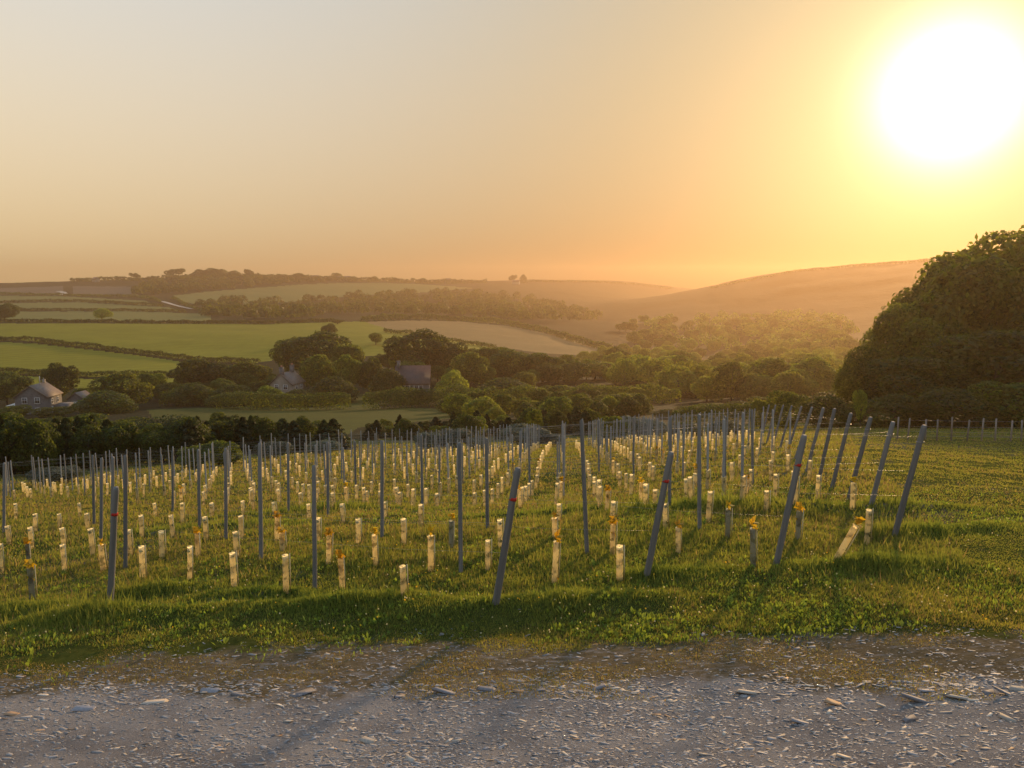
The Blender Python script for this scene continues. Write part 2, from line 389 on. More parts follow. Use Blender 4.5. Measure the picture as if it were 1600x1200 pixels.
def build_land():
    azf = np.radians(np.linspace(-42, 42, 640)); side = np.radians(np.linspace(42, 318, 70)[1:-1])
    az = np.concatenate([azf, side]); nA = len(az)
    rr = np.concatenate([[0.02, 1, 2, 3, 4], np.exp(np.linspace(math.log(5.0), math.log(2480), 540))]); nR = len(rr)
    A, R = np.meshgrid(az, rr); X, Y = R * np.sin(A), R * np.cos(A)
    Z = H(X, Y)
    V = np.stack([X, Y, Z], -1).reshape(-1, 3)
    i, j = np.meshgrid(np.arange(nR - 1), np.arange(nA), indexing='ij'); jn = (j + 1) % nA
    Q = np.stack([i * nA + j, i * nA + jn, (i + 1) * nA + jn, (i + 1) * nA + j], -1).reshape(-1, 4)[:, ::-1]
    C = V[Q].mean(1)
    front = C[:, 1] > 4
    px = np.full(len(Q), -9999.0); py = px.copy()
    px[front], py[front] = pix(C[front, 0], C[front, 1], C[front, 2])
    rC = np.hypot(C[:, 0], C[:, 1])
    fid = np.full(len(Q), -1)
    for k, (mat, poly) in enumerate(FIELDS):
        ok = inside(px, py, poly) & (rC > 95) & (rC < 1750)
        if poly[0][1] < 480: ok &= rC > 700
        elif poly[0][1] < 530: ok &= (rC > 350) & (rC < 1000)
        fid[ok & (fid < 0)] = k
    def cut(mask, name, mat, kind='structure', colors=None):
        q = Q[mask]; u, inv = np.unique(q, return_inverse=True); n = len(q)
        me = mesh_np(name, V[u], inv.reshape(-1), np.arange(n) * 4, np.full(n, 4), MATS[mat], smooth=True,
                     colors=None if colors is None else colors[u])
        return link(name, me, kind=kind)
    near = (rC < 90) & (fid < 0)
    # r: gravel, g: worn verge
    pxv, pyv = pix(V[:, 0], np.maximum(V[:, 1], .5), V[:, 2])
    cols = np.zeros_like(V)
    edge = np.interp(pxv, [0, 400, 800, 1200, 1600], [1086, 1082, 1076, 1072, 1068])
    gedge = np.interp(pxv, [0, 300, 600, 900, 1200, 1600], [1050, 1033, 1020, 1015, 1002, 992])
    rv = np.hypot(V[:, 0], V[:, 1]); nearv = (rv < 12)
    behind = (V[:, 1] < 3) & nearv
    nz = fbm(V[:, 0], V[:, 1], 1.1, 71); g = np.clip((pyv - edge - 6 + 50 * nz) / 60 + .5, 0, 1); w = np.clip((pyv - gedge + 50 * nz) / 50 + .55, 0, 1)
    cols[:, 0] = np.where(behind, 1, np.where(nearv, g, 0)); cols[:, 1] = np.where(behind, 1, np.where(nearv, w, 0))
    dry = 0.30 * np.clip(fbm(V[:, 0], V[:, 1], 4.0, 31) * 2 + .5, 0, 1)
    cols[:, 1] = np.maximum(cols[:, 1], np.where(nearv, dry, dry + .1))
    cut(near, 'ground', 'ground', colors=cols)
    cut((rC >= 90) & (fid < 0), 'terrain', 'scrubland')
    for k, (mat, poly) in enumerate(FIELDS):
        if (fid == k).any(): cut(fid == k, 'field', mat)
build_land()

# ------------------------------------------------------------------ haze: low sunlit evening air round everything
def haze_box():
    m, N, L = new_mat('haze')
    o = N.new('ShaderNodeOutputMaterial'); v = N.new('ShaderNodeVolumePrincipled')
    v.inputs['Color'].default_value = (*HAZE_COL, 1); v.inputs['Density'].default_value = HAZE_DENS
    v.inputs['Anisotropy'].default_value = HAZE_G
    L.new(v.outputs[0], o.inputs['Volume'])
    vv, ff = [], []; box(vv, ff, (0, 0, (HAZE_TOP + HAZE_BOT) / 2), (5100, 5100, HAZE_TOP - HAZE_BOT))
    link('haze', faces_mesh('haze', vv, ff, m), kind='stuff')
HAZE_COL = (0.64, 0.455, 0.30); HAZE_DENS = 0.00030; HAZE_G = 0.62; HAZE_TOP = 66.0; HAZE_BOT = -330.0
haze_box()
# ------------------------------------------------------------------ plants: prototypes
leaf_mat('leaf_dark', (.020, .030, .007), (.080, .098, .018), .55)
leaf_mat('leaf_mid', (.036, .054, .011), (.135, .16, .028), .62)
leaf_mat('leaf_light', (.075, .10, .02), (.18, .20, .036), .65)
leaf_mat('leaf_silver', (.05, .062, .045), (.15, .165, .11), .4, warm=(1.1, 1.1, .8))
leaf_mat('leaf_conifer', (.012, .018, .006), (.04, .05, .012), .35)
leaf_mat('leaf_vine', (.22, .20, .02), (.46, .36, .04), .65, .2, (1.5, 1.1, .4))
plain_mat('bark', (.035, .028, .02), (.09, .07, .05), 9, bmp=.02, stretch=(1, 1, .2))

def leaf_cloud(name, centres, normals, size, mat, tone, aspect=1.5):
    """one rhombus per point, facing roughly along its normal"""
    n = len(centres); size = np.broadcast_to(size, (n,))[:, None]
    nr = normals + RNG.normal(0, .55, (n, 3)); nr /= np.linalg.norm(nr, axis=1, keepdims=True) + 1e-9
    a = np.cross(nr, RNG.normal(0, 1, (n, 3))); a /= np.linalg.norm(a, axis=1, keepdims=True) + 1e-9
    b = np.cross(nr, a)
    v = np.stack([centres - a * size * .5 * aspect, centres - b * size * .42 + nr * size * .12, centres + a * size * .5 * aspect, centres + b * size * .42 + nr * size * .12], 1)
    return polys_np(name, v.reshape(-1, 3), 4, MATS[mat], tone=np.repeat(tone, 4))
def crown_points(n, nl, zlo, rx, rz, lobe=(.16, .30), seed=0, lean=0.0, flat=0.0):
    g = np.random.default_rng(seed); L_ = []
    for _ in range(nl):
        while True:
            p = g.uniform(-1, 1, 3)
            if (p ** 2).sum() < 1: break
        k = g.uniform(.45, .95); p = p / np.linalg.norm(p) * k
        zc = (1 + zlo) / 2
        L_.append((p[0] * rx * .78 + lean * (p[2] + .5) * .2, p[1] * rx * .78, zc + p[2] * rz * .8, g.uniform(*lobe)))
    L_.append((0, 0, (1 + zlo) / 2, min(rx, rz) * .75)); L_ = np.array(L_)
    out, nrm, ton = [], [], []
    w = L_[:, 3] ** 2; w /= w.sum()
    while sum(map(len, out)) < n:
        i = g.choice(len(L_), n, p=w); d = g.normal(0, 1, (n, 3)); d[:, 2] = d[:, 2] + .25
        d /= np.linalg.norm(d, axis=1, keepdims=True)
        r = L_[i, 3] * g.uniform(.72, 1.06, n) ** .7 * np.where(g.random(n) < .06, g.uniform(1.02, 1.18, n), 1.0)
        p = L_[i, :3] + d * r[:, None]
        inside_ = np.zeros(n, bool)
        for q in L_: inside_ |= ((p - q[:3]) ** 2).sum(1) < (q[3] * .70) ** 2
        ok = ~inside_ & (p[:, 2] > zlo * .5) & (p[:, 2] < 1.02)
        out.append(p[ok]); nrm.append(d[ok]); ton.append(np.clip(g.normal(.45, .25, ok.sum()) + .2 * np.sin(i[ok] * 2.4), 0, 1))
    return np.concatenate(out)[:n], np.concatenate(nrm)[:n], np.concatenate(ton)[:n]
def trunk_mesh(name, h, r, seed, limbs=4):
    g = random.Random(seed); v, f = [], []
    tube(v, f, [(0, 0, -.06), (g.uniform(-.01, .01), g.uniform(-.01, .01), h * .5), (g.uniform(-.03, .03), g.uniform(-.03, .03), h)], [r, r * .75, r * .4], 7)
    for k in range(limbs):
        a = 6.283 * (k + g.random() * .6) / limbs; z0 = h * g.uniform(.35, .7)
        tube(v, f, [(0, 0, z0), (math.cos(a) * .12, math.sin(a) * .12, z0 + .12), (math.cos(a) * .26, math.sin(a) * .26, z0 + .3)], [r * .5, r * .35, r * .12], 5)
    return faces_mesh(name, v, f, MATS['bark'])
PROTO = {}
def proto(key, n, nl, zlo, size, mat, seed, rx=.5, lobe=(.16, .30), lean=0.0, limbs=4):
    p, nm, t = crown_points(n, nl, zlo, rx, (1 - zlo) / 2, lobe, seed, lean)
    PROTO[key] = (leaf_cloud('crown', p, nm, size * RNG.uniform(.6, 1.3, n), mat, t), trunk_mesh('trunk', .75, .03, seed, limbs))
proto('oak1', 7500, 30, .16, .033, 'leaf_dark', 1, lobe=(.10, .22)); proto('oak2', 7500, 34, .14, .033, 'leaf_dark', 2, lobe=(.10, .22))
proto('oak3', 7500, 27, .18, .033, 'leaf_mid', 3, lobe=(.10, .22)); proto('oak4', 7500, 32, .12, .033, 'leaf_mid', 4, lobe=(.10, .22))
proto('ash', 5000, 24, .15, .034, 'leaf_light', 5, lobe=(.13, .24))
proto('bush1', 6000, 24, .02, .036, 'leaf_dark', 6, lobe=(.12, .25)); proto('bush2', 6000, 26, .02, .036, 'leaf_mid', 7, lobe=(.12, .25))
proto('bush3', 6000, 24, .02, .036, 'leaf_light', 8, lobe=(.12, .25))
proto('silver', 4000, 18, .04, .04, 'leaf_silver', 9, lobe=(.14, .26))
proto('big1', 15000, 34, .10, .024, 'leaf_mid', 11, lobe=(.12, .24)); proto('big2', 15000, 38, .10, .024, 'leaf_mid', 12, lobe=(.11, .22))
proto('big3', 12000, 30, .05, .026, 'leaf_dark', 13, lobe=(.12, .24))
proto('wind', 2200, 9, .42, .05, 'leaf_dark', 14, lobe=(.12, .2), lean=1.0)
proto('sprig', 1500, 14, .2, .05, 'leaf_light', 16, lobe=(.08, .15))
def conifer(key, seed):
    g = np.random.default_rng(seed); n = 2600
    z = g.uniform(0.02, 1, n) ** 1.15; a = g.uniform(0, 6.283, n)
    tier = .82 + .18 * np.sin(z * 40 + a * 2); R = .5 * (1 - z ** 1.6 * .93) * tier * (.8 + .25 * np.sin(a * 3 + seed))
    k = g.uniform(.72, 1.05, n); p = np.stack([np.cos(a) * R * k, np.sin(a) * R * k, z], 1)
    nm = np.stack([np.cos(a), np.sin(a), np.full(n, .35)], 1)
    PROTO[key] = (leaf_cloud('crown', p, nm, .065 * g.uniform(.6, 1.3, n), 'leaf_conifer', np.clip(g.normal(.4, .25, n) + z * .1, 0, 1)), trunk_mesh('trunk', .8, .02, seed, 0))
conifer('con1', 21); conifer('con2', 22); conifer('con3', 23)

def plant(kind, loc, w, h, label, cat='tree', group=None, name=None, rot=None):
    cm, tm = PROTO[kind]
    root = bpy.data.objects.new(name or ('shrub' if kind[:4] in ('bush', 'silv') else 'conifer' if kind[:3] == 'con' else 'tree'), None)
    COL.objects.link(root); root.empty_display_size = .1
    root.location = loc; root.scale = (w, w, h); root.rotation_euler = (0, 0, random.uniform(0, 6.28) if rot is None else rot)
    tag(root, label, cat, group)
    link('trunk', tm, root); link('crown', cm, root); return root
def T(px, ytop, d, wpx, kind, label, group=None, cat=None):
    """a tree d metres ahead, its top at a pixel, wpx pixels wide"""
    a, b = ray(px, ytop); x, y = a * d, d; z0 = float(H(np.array([x]), np.array([y]))[0])
    h = max(b * d - z0, 1.2)
    cat = cat or ('shrub' if kind[:4] in ('bush', 'silv') else 'tree')
    return plant(kind, (x, y, z0 - .03 * h), wpx / F_PX * d * 1.08, h * 1.04, label, cat, group)

# ---- trees and shrubs round the houses and along the valley
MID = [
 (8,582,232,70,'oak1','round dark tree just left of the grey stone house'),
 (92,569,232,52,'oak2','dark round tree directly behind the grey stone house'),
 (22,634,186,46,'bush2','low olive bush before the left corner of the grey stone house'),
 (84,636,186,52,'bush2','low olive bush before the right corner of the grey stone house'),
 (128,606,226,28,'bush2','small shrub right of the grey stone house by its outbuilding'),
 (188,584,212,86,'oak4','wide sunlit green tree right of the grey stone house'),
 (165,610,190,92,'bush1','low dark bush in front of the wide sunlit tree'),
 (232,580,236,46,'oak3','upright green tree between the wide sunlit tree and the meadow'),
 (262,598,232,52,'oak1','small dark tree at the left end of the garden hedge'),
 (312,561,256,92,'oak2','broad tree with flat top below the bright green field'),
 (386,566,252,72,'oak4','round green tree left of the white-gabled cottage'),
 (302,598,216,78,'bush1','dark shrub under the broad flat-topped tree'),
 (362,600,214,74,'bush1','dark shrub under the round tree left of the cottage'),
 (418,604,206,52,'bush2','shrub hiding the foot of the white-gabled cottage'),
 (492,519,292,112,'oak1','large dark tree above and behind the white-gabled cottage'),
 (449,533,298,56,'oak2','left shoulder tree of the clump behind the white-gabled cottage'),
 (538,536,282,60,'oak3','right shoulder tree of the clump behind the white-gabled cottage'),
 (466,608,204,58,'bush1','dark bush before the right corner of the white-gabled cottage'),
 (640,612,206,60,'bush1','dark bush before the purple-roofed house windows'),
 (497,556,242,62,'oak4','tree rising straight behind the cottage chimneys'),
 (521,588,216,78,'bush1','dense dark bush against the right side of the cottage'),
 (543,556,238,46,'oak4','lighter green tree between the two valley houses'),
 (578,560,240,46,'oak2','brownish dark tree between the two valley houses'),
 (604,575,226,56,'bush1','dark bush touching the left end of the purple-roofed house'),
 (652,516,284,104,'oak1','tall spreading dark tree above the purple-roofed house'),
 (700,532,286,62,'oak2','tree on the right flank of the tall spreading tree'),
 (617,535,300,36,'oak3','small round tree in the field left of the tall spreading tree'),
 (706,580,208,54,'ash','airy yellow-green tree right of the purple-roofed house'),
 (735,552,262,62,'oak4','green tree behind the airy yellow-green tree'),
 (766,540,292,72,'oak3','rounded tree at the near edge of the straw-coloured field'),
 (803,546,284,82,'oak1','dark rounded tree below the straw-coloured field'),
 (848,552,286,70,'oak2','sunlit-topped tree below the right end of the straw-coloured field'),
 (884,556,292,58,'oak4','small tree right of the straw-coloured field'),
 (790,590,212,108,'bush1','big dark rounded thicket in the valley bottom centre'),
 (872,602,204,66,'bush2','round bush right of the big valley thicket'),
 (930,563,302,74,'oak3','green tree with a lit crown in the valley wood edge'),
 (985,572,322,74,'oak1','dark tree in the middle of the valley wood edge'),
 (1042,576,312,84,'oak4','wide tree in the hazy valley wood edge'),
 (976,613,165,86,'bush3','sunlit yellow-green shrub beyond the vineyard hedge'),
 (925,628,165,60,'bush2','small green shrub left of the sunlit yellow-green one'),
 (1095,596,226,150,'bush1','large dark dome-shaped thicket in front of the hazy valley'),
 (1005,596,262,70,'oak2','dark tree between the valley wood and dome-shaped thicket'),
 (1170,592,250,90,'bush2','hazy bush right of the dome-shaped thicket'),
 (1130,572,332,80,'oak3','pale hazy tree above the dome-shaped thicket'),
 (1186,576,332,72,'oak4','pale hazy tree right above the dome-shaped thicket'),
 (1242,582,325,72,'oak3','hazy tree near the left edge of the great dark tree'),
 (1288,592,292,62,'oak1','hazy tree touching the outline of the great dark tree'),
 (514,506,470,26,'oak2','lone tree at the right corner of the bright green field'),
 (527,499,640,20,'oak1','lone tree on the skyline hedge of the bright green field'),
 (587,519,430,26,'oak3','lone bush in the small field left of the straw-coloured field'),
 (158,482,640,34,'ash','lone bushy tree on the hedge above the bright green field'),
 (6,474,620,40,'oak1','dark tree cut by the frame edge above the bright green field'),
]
for px, yt, d, w, k, lab in MID: T(px, yt, d, w, k, lab)
# ---- the great tree mass at the right
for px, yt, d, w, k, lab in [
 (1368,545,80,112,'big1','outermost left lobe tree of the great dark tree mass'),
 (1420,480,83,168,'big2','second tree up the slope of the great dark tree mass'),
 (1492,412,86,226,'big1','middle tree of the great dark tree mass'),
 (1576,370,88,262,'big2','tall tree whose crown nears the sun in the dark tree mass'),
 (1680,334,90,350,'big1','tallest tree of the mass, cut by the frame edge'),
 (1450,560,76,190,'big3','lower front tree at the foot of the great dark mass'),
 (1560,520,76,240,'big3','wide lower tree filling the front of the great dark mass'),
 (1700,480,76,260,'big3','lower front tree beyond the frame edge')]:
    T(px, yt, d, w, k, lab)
for px, yt, d, w, k, lab in [
 (1232,612,72,66,'bush2','leafy sunlit shrub at the top corner of the vineyard'),
 (1290,617,70,80,'bush1','dark shrub left of the great tree by vineyard posts'),
 (1190,622,74,40,'bush3','small shrub on the far vineyard corner under hazy woods'),
 (1347,604,66,26,'sprig','thin sunlit sapling before the dark tree mass'),
 (1334,632,74,56,'bush2','olive shrub beside the thin sunlit sapling'),
 (1400,615,68,110,'bush1','low scrub under the left of the great tree'),
 (1490,606,66,130,'bush1','low scrub behind the wire fence, in deep shade'),
 (1590,598,66,130,'bush2','greenish scrub behind the right end of the wire fence'),
 (1700,600,66,130,'bush1','scrub behind the fence beyond the frame edge')]:
    T(px, yt, d, w, k, lab)
for k, (px, yt) in enumerate([(1050,640),(1085,634),(1120,630),(1155,627),(1200,620),(1245,618),(1290,612),(1325,606)]):
    T(px, yt, 118 + 9 * (k % 3), 62, ('bush1', 'bush2', 'oak1')[k % 3], 'dim thicket bush beyond the vineyard, %s from the left before the hazy wood' % ordinal(k), 'thicket beyond the vineyard')
# ---- shrubs at the far end of the vineyard
for px, yt, d, w, k, lab in [
 (80,727,47,62,'silver','silvery shrub at the lower left end of the vineyard'),
 (105,733,48,40,'silver','small silvery shrub right beside the lower left one'),
 (340,690,52,70,'bush2','green-topped shrub behind the posts at left of the vineyard'),
 (300,697,51,46,'bush2','lower green shrub behind the left vineyard posts'),
 (425,688,54,56,'silver','grey-green shrub behind the left cluster of vineyard posts'),
 (505,690,57,50,'silver','grey-green shrub by the gap in the dark conifer belt'),
 (668,672,60,50,'silver','left of two silvery shrubs behind the middle posts'),
 (705,667,61,62,'silver','right of two silvery shrubs behind the middle posts'),
 (745,690,61,40,'silver','low silvery shrub between the middle and right clusters'),
 (820,662,63,80,'silver','silvery shrub arching behind the fan of thin posts'),
 (862,676,63,40,'silver','low silvery shrub at the end of the fan of posts'),
 (958,650,63,50,'bush2','left block of the dark clipped hedge at vineyard end'),
 (990,648,64,56,'silver','middle block of the dark clipped hedge at vineyard end'),
 (1020,652,64,44,'silver','right block of the dark clipped hedge at vineyard end'),
 (1075,662,62,60,'bush1','dark shrub behind the hazy right-hand vineyard posts'),
 (1135,660,60,60,'bush1','dark shrub left of the leaning row of end posts')]:
    T(px, yt, d, w, k, lab)
# ---- dark conifer belt below the vineyard
_g = random.Random(5)
for i in range(64):
    px = -40 + i * 8.9 + _g.uniform(-5, 5); d = float(np.interp(px, [0, 530], [54, 66])) + _g.uniform(0, 12)
    yt = float(np.interp(px, [-60, 0, 60, 130, 240, 300, 400, 480, 530], [645, 652, 660, 655, 664, 655, 653, 657, 666])) + _g.choice((-7, -3, 0, 3, 6)) + _g.uniform(-2, 2)
    T(px, yt, d, _g.uniform(44, 86), _g.choice(('con1', 'con2', 'con3', 'bush1', 'oak2', 'con1')), 'dark young tree, %s from the left in the belt left of the gap' % ordinal(i), 'conifers of the left belt')
for i in range(44):
    px = 575 + i * 8.2 + _g.uniform(-4, 4); d = _g.uniform(84, 104)
    yt = float(np.interp(px, [575, 620, 700, 800, 930], [668, 655, 652, 645, 642])) + _g.choice((-6, -3, 0, 4, 8, 12)) + _g.uniform(-2, 2)
    T(px, yt, d, _g.uniform(22, 52), _g.choice(('con1', 'con2', 'con3', 'bush1', 'oak2', 'bush2')), 'brownish young tree, %s from the left in the belt right of the gap' % ordinal(i), 'conifers of the right belt')
for px, yt, w, k, lab in [(60,655,90,'bush2','olive shrub in the left corner below the grey house'),(20,668,90,'bush1','dark shrub at the left frame edge below the house'),
                        (130,650,100,'bush2','olive shrub in front of the conifer belt under the house'),(200,655,80,'bush2','olive shrub capping the conifer belt left of the meadow')]:
    T(px, yt, 100, w, k, lab)
# ---- hazy valley wood (trees one can tell apart)
def px_scatter(poly, n, mind, seed):
    g = random.Random(seed); xs = [p[0] for p in poly]; ys = [p[1] for p in poly]; out = []
    m = n * 12; X = np.array([g.uniform(min(xs), max(xs)) for _ in range(m)]); Y = np.array([g.uniform(min(ys), max(ys)) for _ in range(m)])
    ok = inside(X, Y, poly)
    for x, y in zip(X[ok].tolist(), Y[ok].tolist()):
        if mind == 0 or all(((x - a) / 1.6) ** 2 + (y - b) ** 2 > mind ** 2 for a, b in out): out.append((x, y))
        if len(out) >= n: break
    return out
def wood(poly, n, mind, seed, label, group, hm=(7, 11), kinds=('oak1', 'oak2', 'oak3', 'oak4')):
    g = random.Random(seed)
    for i, (x, y) in enumerate(sorted(px_scatter(poly, n, mind, seed))):
        q = at(x, y)
        if q is None: continue
        h = g.uniform(*hm); plant(g.choice(kinds), (q[0], q[1], float(H(q[0:1], q[1:2])[0]) - .4), h * g.uniform(1.0, 1.5), h, '%s, %s from the left' % (label, ordinal(i)), 'tree', group)
wood([(900,556),(1000,548),(1330,545),(1330,610),(1310,625),(1200,632),(1080,630),(960,606)], 130, 7.0, 31, 'hazy sunlit broadleaf tree in the valley wood', 'trees of the hazy valley wood', kinds=('ash', 'oak4', 'ash', 'bush3'))
wood([(960,512),(1060,500),(1330,505),(1330,545),(1000,550)], 60, 6, 32, 'faint tree deep in the golden haze of the far valley', 'far trees in the golden haze', (8, 12), ('oak3', 'oak4', 'ash'))
wood([(560,585),(640,560),(760,575),(900,580),(960,600),(860,618),(760,612),(600,600)], 26, 9, 33, 'tree filling the shaded wood between and behind the valley houses', 'trees of the shaded wood', (6, 9))
wood([(700,642),(860,634),(1010,630),(1010,652),(860,658),(720,662)], 30, 6, 35, 'low dark bush closing the meadow towards the hazy valley', 'bushes right of the meadow', (3, 5), ('bush1', 'bush2', 'bush3'))
wood([(240,606),(420,600),(440,622),(260,628)], 12, 8, 34, 'dark tree in the copse left of the white-gabled cottage', 'trees of the copse left of the cottage', (5, 7))
# ---- ridge trees against the sky
for px, yt, d, w, k, lab in [
 (212,426,1700,16,'wind','small flat-topped tree on the ridge, leftmost against the sky'),(238,430,1700,9,'oak1','tiny round tree on the ridge between two flat-topped ones'),
 (270,419,1700,28,'wind','wind-swept flat-topped tree on the ridge left of the highest clump'),(312,420,1700,26,'oak2','left tree of the highest clump on the ridge'),
 (330,418,1700,30,'oak1','middle tree of the highest clump on the ridge'),(345,420,1700,22,'oak3','right tree of the highest clump on the ridge'),
 (366,422,1700,22,'oak1','domed tree just right of the highest clump on the ridge'),(390,420,1700,13,'wind','slim mushroom-shaped tree on the ridge'),
 (402,429,1700,18,'oak2','low tree right of the mushroom-shaped ridge tree'),(444,428,1700,22,'oak1','left part of the long low ridge clump'),(466,426,1700,30,'oak2','right part of the long low ridge clump'),
 (496,430,1750,18,'oak1','low ridge tree beside the white farm buildings'),(526,426,1750,16,'oak3','upright ridge tree between the white farm buildings'),
 (552,431,1750,18,'oak1','low ridge tree right of the white farm buildings'),(585,431,1800,14,'oak2','round lone tree on the ridge past the farm'),
 (616,433,1800,18,'oak1','flat lone tree on the ridge past the farm'),(660,434,1800,20,'oak2','broad low tree on the middle of the ridge'),(684,436,1800,11,'oak1','small round tree on the middle of the ridge'),
 (800,429,1900,12,'wind','left of the two trees by the ridge barn'),(818,428,1900,11,'oak2','right of the two trees by the ridge barn'),
 (130,434,1700,20,'oak1','dark clump tree low on the left ridge'),(147,436,1700,14,'oak2','pale clump tree low on the left ridge'),(28,441,1700,14,'oak1','faint bush on the far left ridge')]:
    o = T(px, yt, d, w, {'oak1': 'bush1', 'oak2': 'bush1', 'oak3': 'bush2'}.get(k, k), lab, cat='tree'); o.name = 'tree'; o.location.z -= 3; o.scale.z += 2.5
# ---- woods seen as one mass on the far slopes
def mass(name, poly, n, hm, size, mat, label, seed):
    kk = 90 if n < 500 else 36; g = np.random.default_rng(seed); C, Nn, Tn = [], [], []
    for q in at_many(px_scatter(poly, n, 1.2 if n < 500 else 0, seed)):
        if q[1] < 500: continue
        h = g.uniform(*hm); k = kk; d = g.normal(0, 1, (k, 3)); d[:, 2] = np.abs(d[:, 2]); d /= np.linalg.norm(d, axis=1, keepdims=True)
        C.append(q + np.array([0, 0, h * .25]) + d * np.array([h * .7, h * .7, h * .72]) * g.uniform(.8, 1.1, (k, 1))); Nn.append(d)
        Tn.append(np.clip(g.normal(g.uniform(.2, .6), .2, k), 0, 1))
    C = np.concatenate(C); link(name, leaf_cloud(name, C, np.concatenate(Nn), size * RNG.uniform(.7, 1.3, len(C)), mat, np.concatenate(Tn)), label=label, cat='woodland', kind='stuff')
mass('woodland', [(1000,512),(1060,498),(1200,492),(1330,500),(1330,550),(1180,552),(1060,545)], 150, (7, 10), 1.6, 'leaf_mid', 'golden hazy treetops filling the valley below the sunlit hill', 45)
mass('woodland', [(310,482),(360,472),(420,478),(520,466),(660,458),(800,462),(880,480),(945,502),(850,505),(700,495),(560,492),(470,500),(330,500)], 330, (8, 13), 2.6, 'leaf_dark', 'brown hazy woodland across the middle of the far hillside', 41)
mass('woodland', [(205,452),(270,438),(440,435),(545,440),(480,443),(330,454),(268,461),(215,463)], 170, (7, 12), 2.8, 'leaf_dark', 'hazy woodland hanging below the tree-topped ridge', 42)
# ------------------------------------------------------------------ hedges
def hedge(pts, hgt, wid, mat, label, name='hedge', dens=1.0):
    g = np.random.default_rng(len(label) * 31 + int(pts[0][0]) + 500)
    P = [at(x, y) for x, y in pts]; P = np.array([p for p in P if p is not None])
    seg = np.hypot(*np.diff(P[:, :2], axis=0).T); cum = np.concatenate([[0], np.cumsum(seg)]); Ltot = cum[-1]
    dmean = P[:, 1].mean(); size = max(.12, dmean / 800 * 1.3)
    n = int(min(14000, dens * Ltot * (2 * hgt + wid) / (size * size) * 1.5))
    s = g.uniform(0, Ltot, n); x = np.interp(s, cum, P[:, 0]); y = np.interp(s, cum, P[:, 1])
    dx, dy = np.gradient(P[:, 0]), np.gradient(P[:, 1]); ang = np.arctan2(np.interp(s, cum, dy), np.interp(s, cum, dx))
    hh = hgt * (1 + .9 * fbm(s, s * 0 + len(label), max(3., hgt * 2.2), 3, 3)); a = g.uniform(0, math.pi, n); rr = g.uniform(.75, 1.05, n)
    off = np.cos(a) * wid * .5 * rr; z = np.sin(a) ** .6 * hh * rr
    c = np.stack([x - np.sin(ang) * off, y + np.cos(ang) * off, H(x, y) + z], 1)
    nm = np.stack([-np.sin(ang) * np.cos(a), np.cos(ang) * np.cos(a), np.sin(a)], 1)
    me = leaf_cloud(name, c, nm, size * g.uniform(.7, 1.3, n), mat, np.clip(g.normal(.4, .25, n), 0, 1))
    return link(name, me, label=label, cat='hedge')
for pts, h, w, m, lab in [
 ([(-60,528),(0,531.5),(60,535),(200,551),(300,565),(405,569)], 2.6, 3, 'leaf_dark', 'long dark hedge slanting between the two bright green fields'),
 ([(-60,505),(0,505),(110,505),(300,506),(420,506),(522,503.5)], 2.8, 3.5, 'leaf_dark', 'dark hedge along the top of the bright green field'),
 ([(566,502),(640,500),(720,501),(790,508),(870,525),(955,549)], 5, 5, 'leaf_dark', 'thick hedge curving along the top of the straw-coloured field'),
 ([(600,519.5),(690,533),(775,546)], 3, 3.5, 'leaf_dark', 'hedge along the lower edge of the straw-coloured field'),
 ([(-60,581),(0,583),(110,590),(280,590)], 2.4, 3, 'leaf_dark', 'dark hedge behind the grey stone house'),
 ([(-60,485.5),(0,486),(120,485),(290,488)], 3, 4, 'leaf_dark', 'lowest of the hedges striping the far left hillside'),
 ([(-60,473),(0,473),(120,471),(255,479)], 3, 4, 'leaf_dark', 'middle hedge striping the far left hillside'),
 ([(-60,461),(0,461),(110,462),(215,464),(250,472)], 3.4, 4, 'leaf_dark', 'upper hedge striping the far left hillside'),
 ([(270,466),(300,482),(330,490)], 3, 4, 'leaf_dark', 'short hedge running down beside the far lane'),
 ([(110,442),(180,439),(240,438),(300,434),(340,432),(400,435),(480,437),(560,440),(650,443),(760,443)], 8.5, 10, 'leaf_dark', 'bumpy treeline running along the ridge against the sky'),
 ([(820,441),(880,441),(940,442),(1000,445),(1050,452)], 4, 8, 'leaf_dark', 'low scrub line along the ridge towards the valley notch'),
 ([(1110,451),(1180,436),(1250,425),(1350,416),(1450,408),(1600,400)], 3.0, 6, 'leaf_dark', 'ragged scrub line along the hill crest under the sun'),
 ([(-80,746),(0,736),(100,729),(200,723),(300,717)], 3.7, 5, 'leaf_conifer', 'dense dark plantation edge right behind the left vineyard posts'),
 ([(330,636),(390,640),(470,641),(548,639)], 3.6, 4, 'leaf_dark', 'dark garden hedge in front of the white-gabled cottage'),
 ([(572,640),(610,638),(660,634),(720,636),(770,640)], 4.4, 4, 'leaf_dark', 'dark garden hedge in front of the purple-roofed house'),
 ([(250,634),(300,632),(335,634)], 4.0, 4, 'leaf_dark', 'short dark hedge at the left of the meadow'),
 ([(770,640),(850,636),(960,630),(1060,630)], 4.0, 5, 'leaf_mid', 'ragged hedge along the far side of the meadow'),
 ([(1050,668),(1130,664),(1200,660)], 2.2, 3, 'leaf_dark', 'shaded hedge behind the hazy vineyard posts'),
]: hedge(pts, h, w, m, lab)

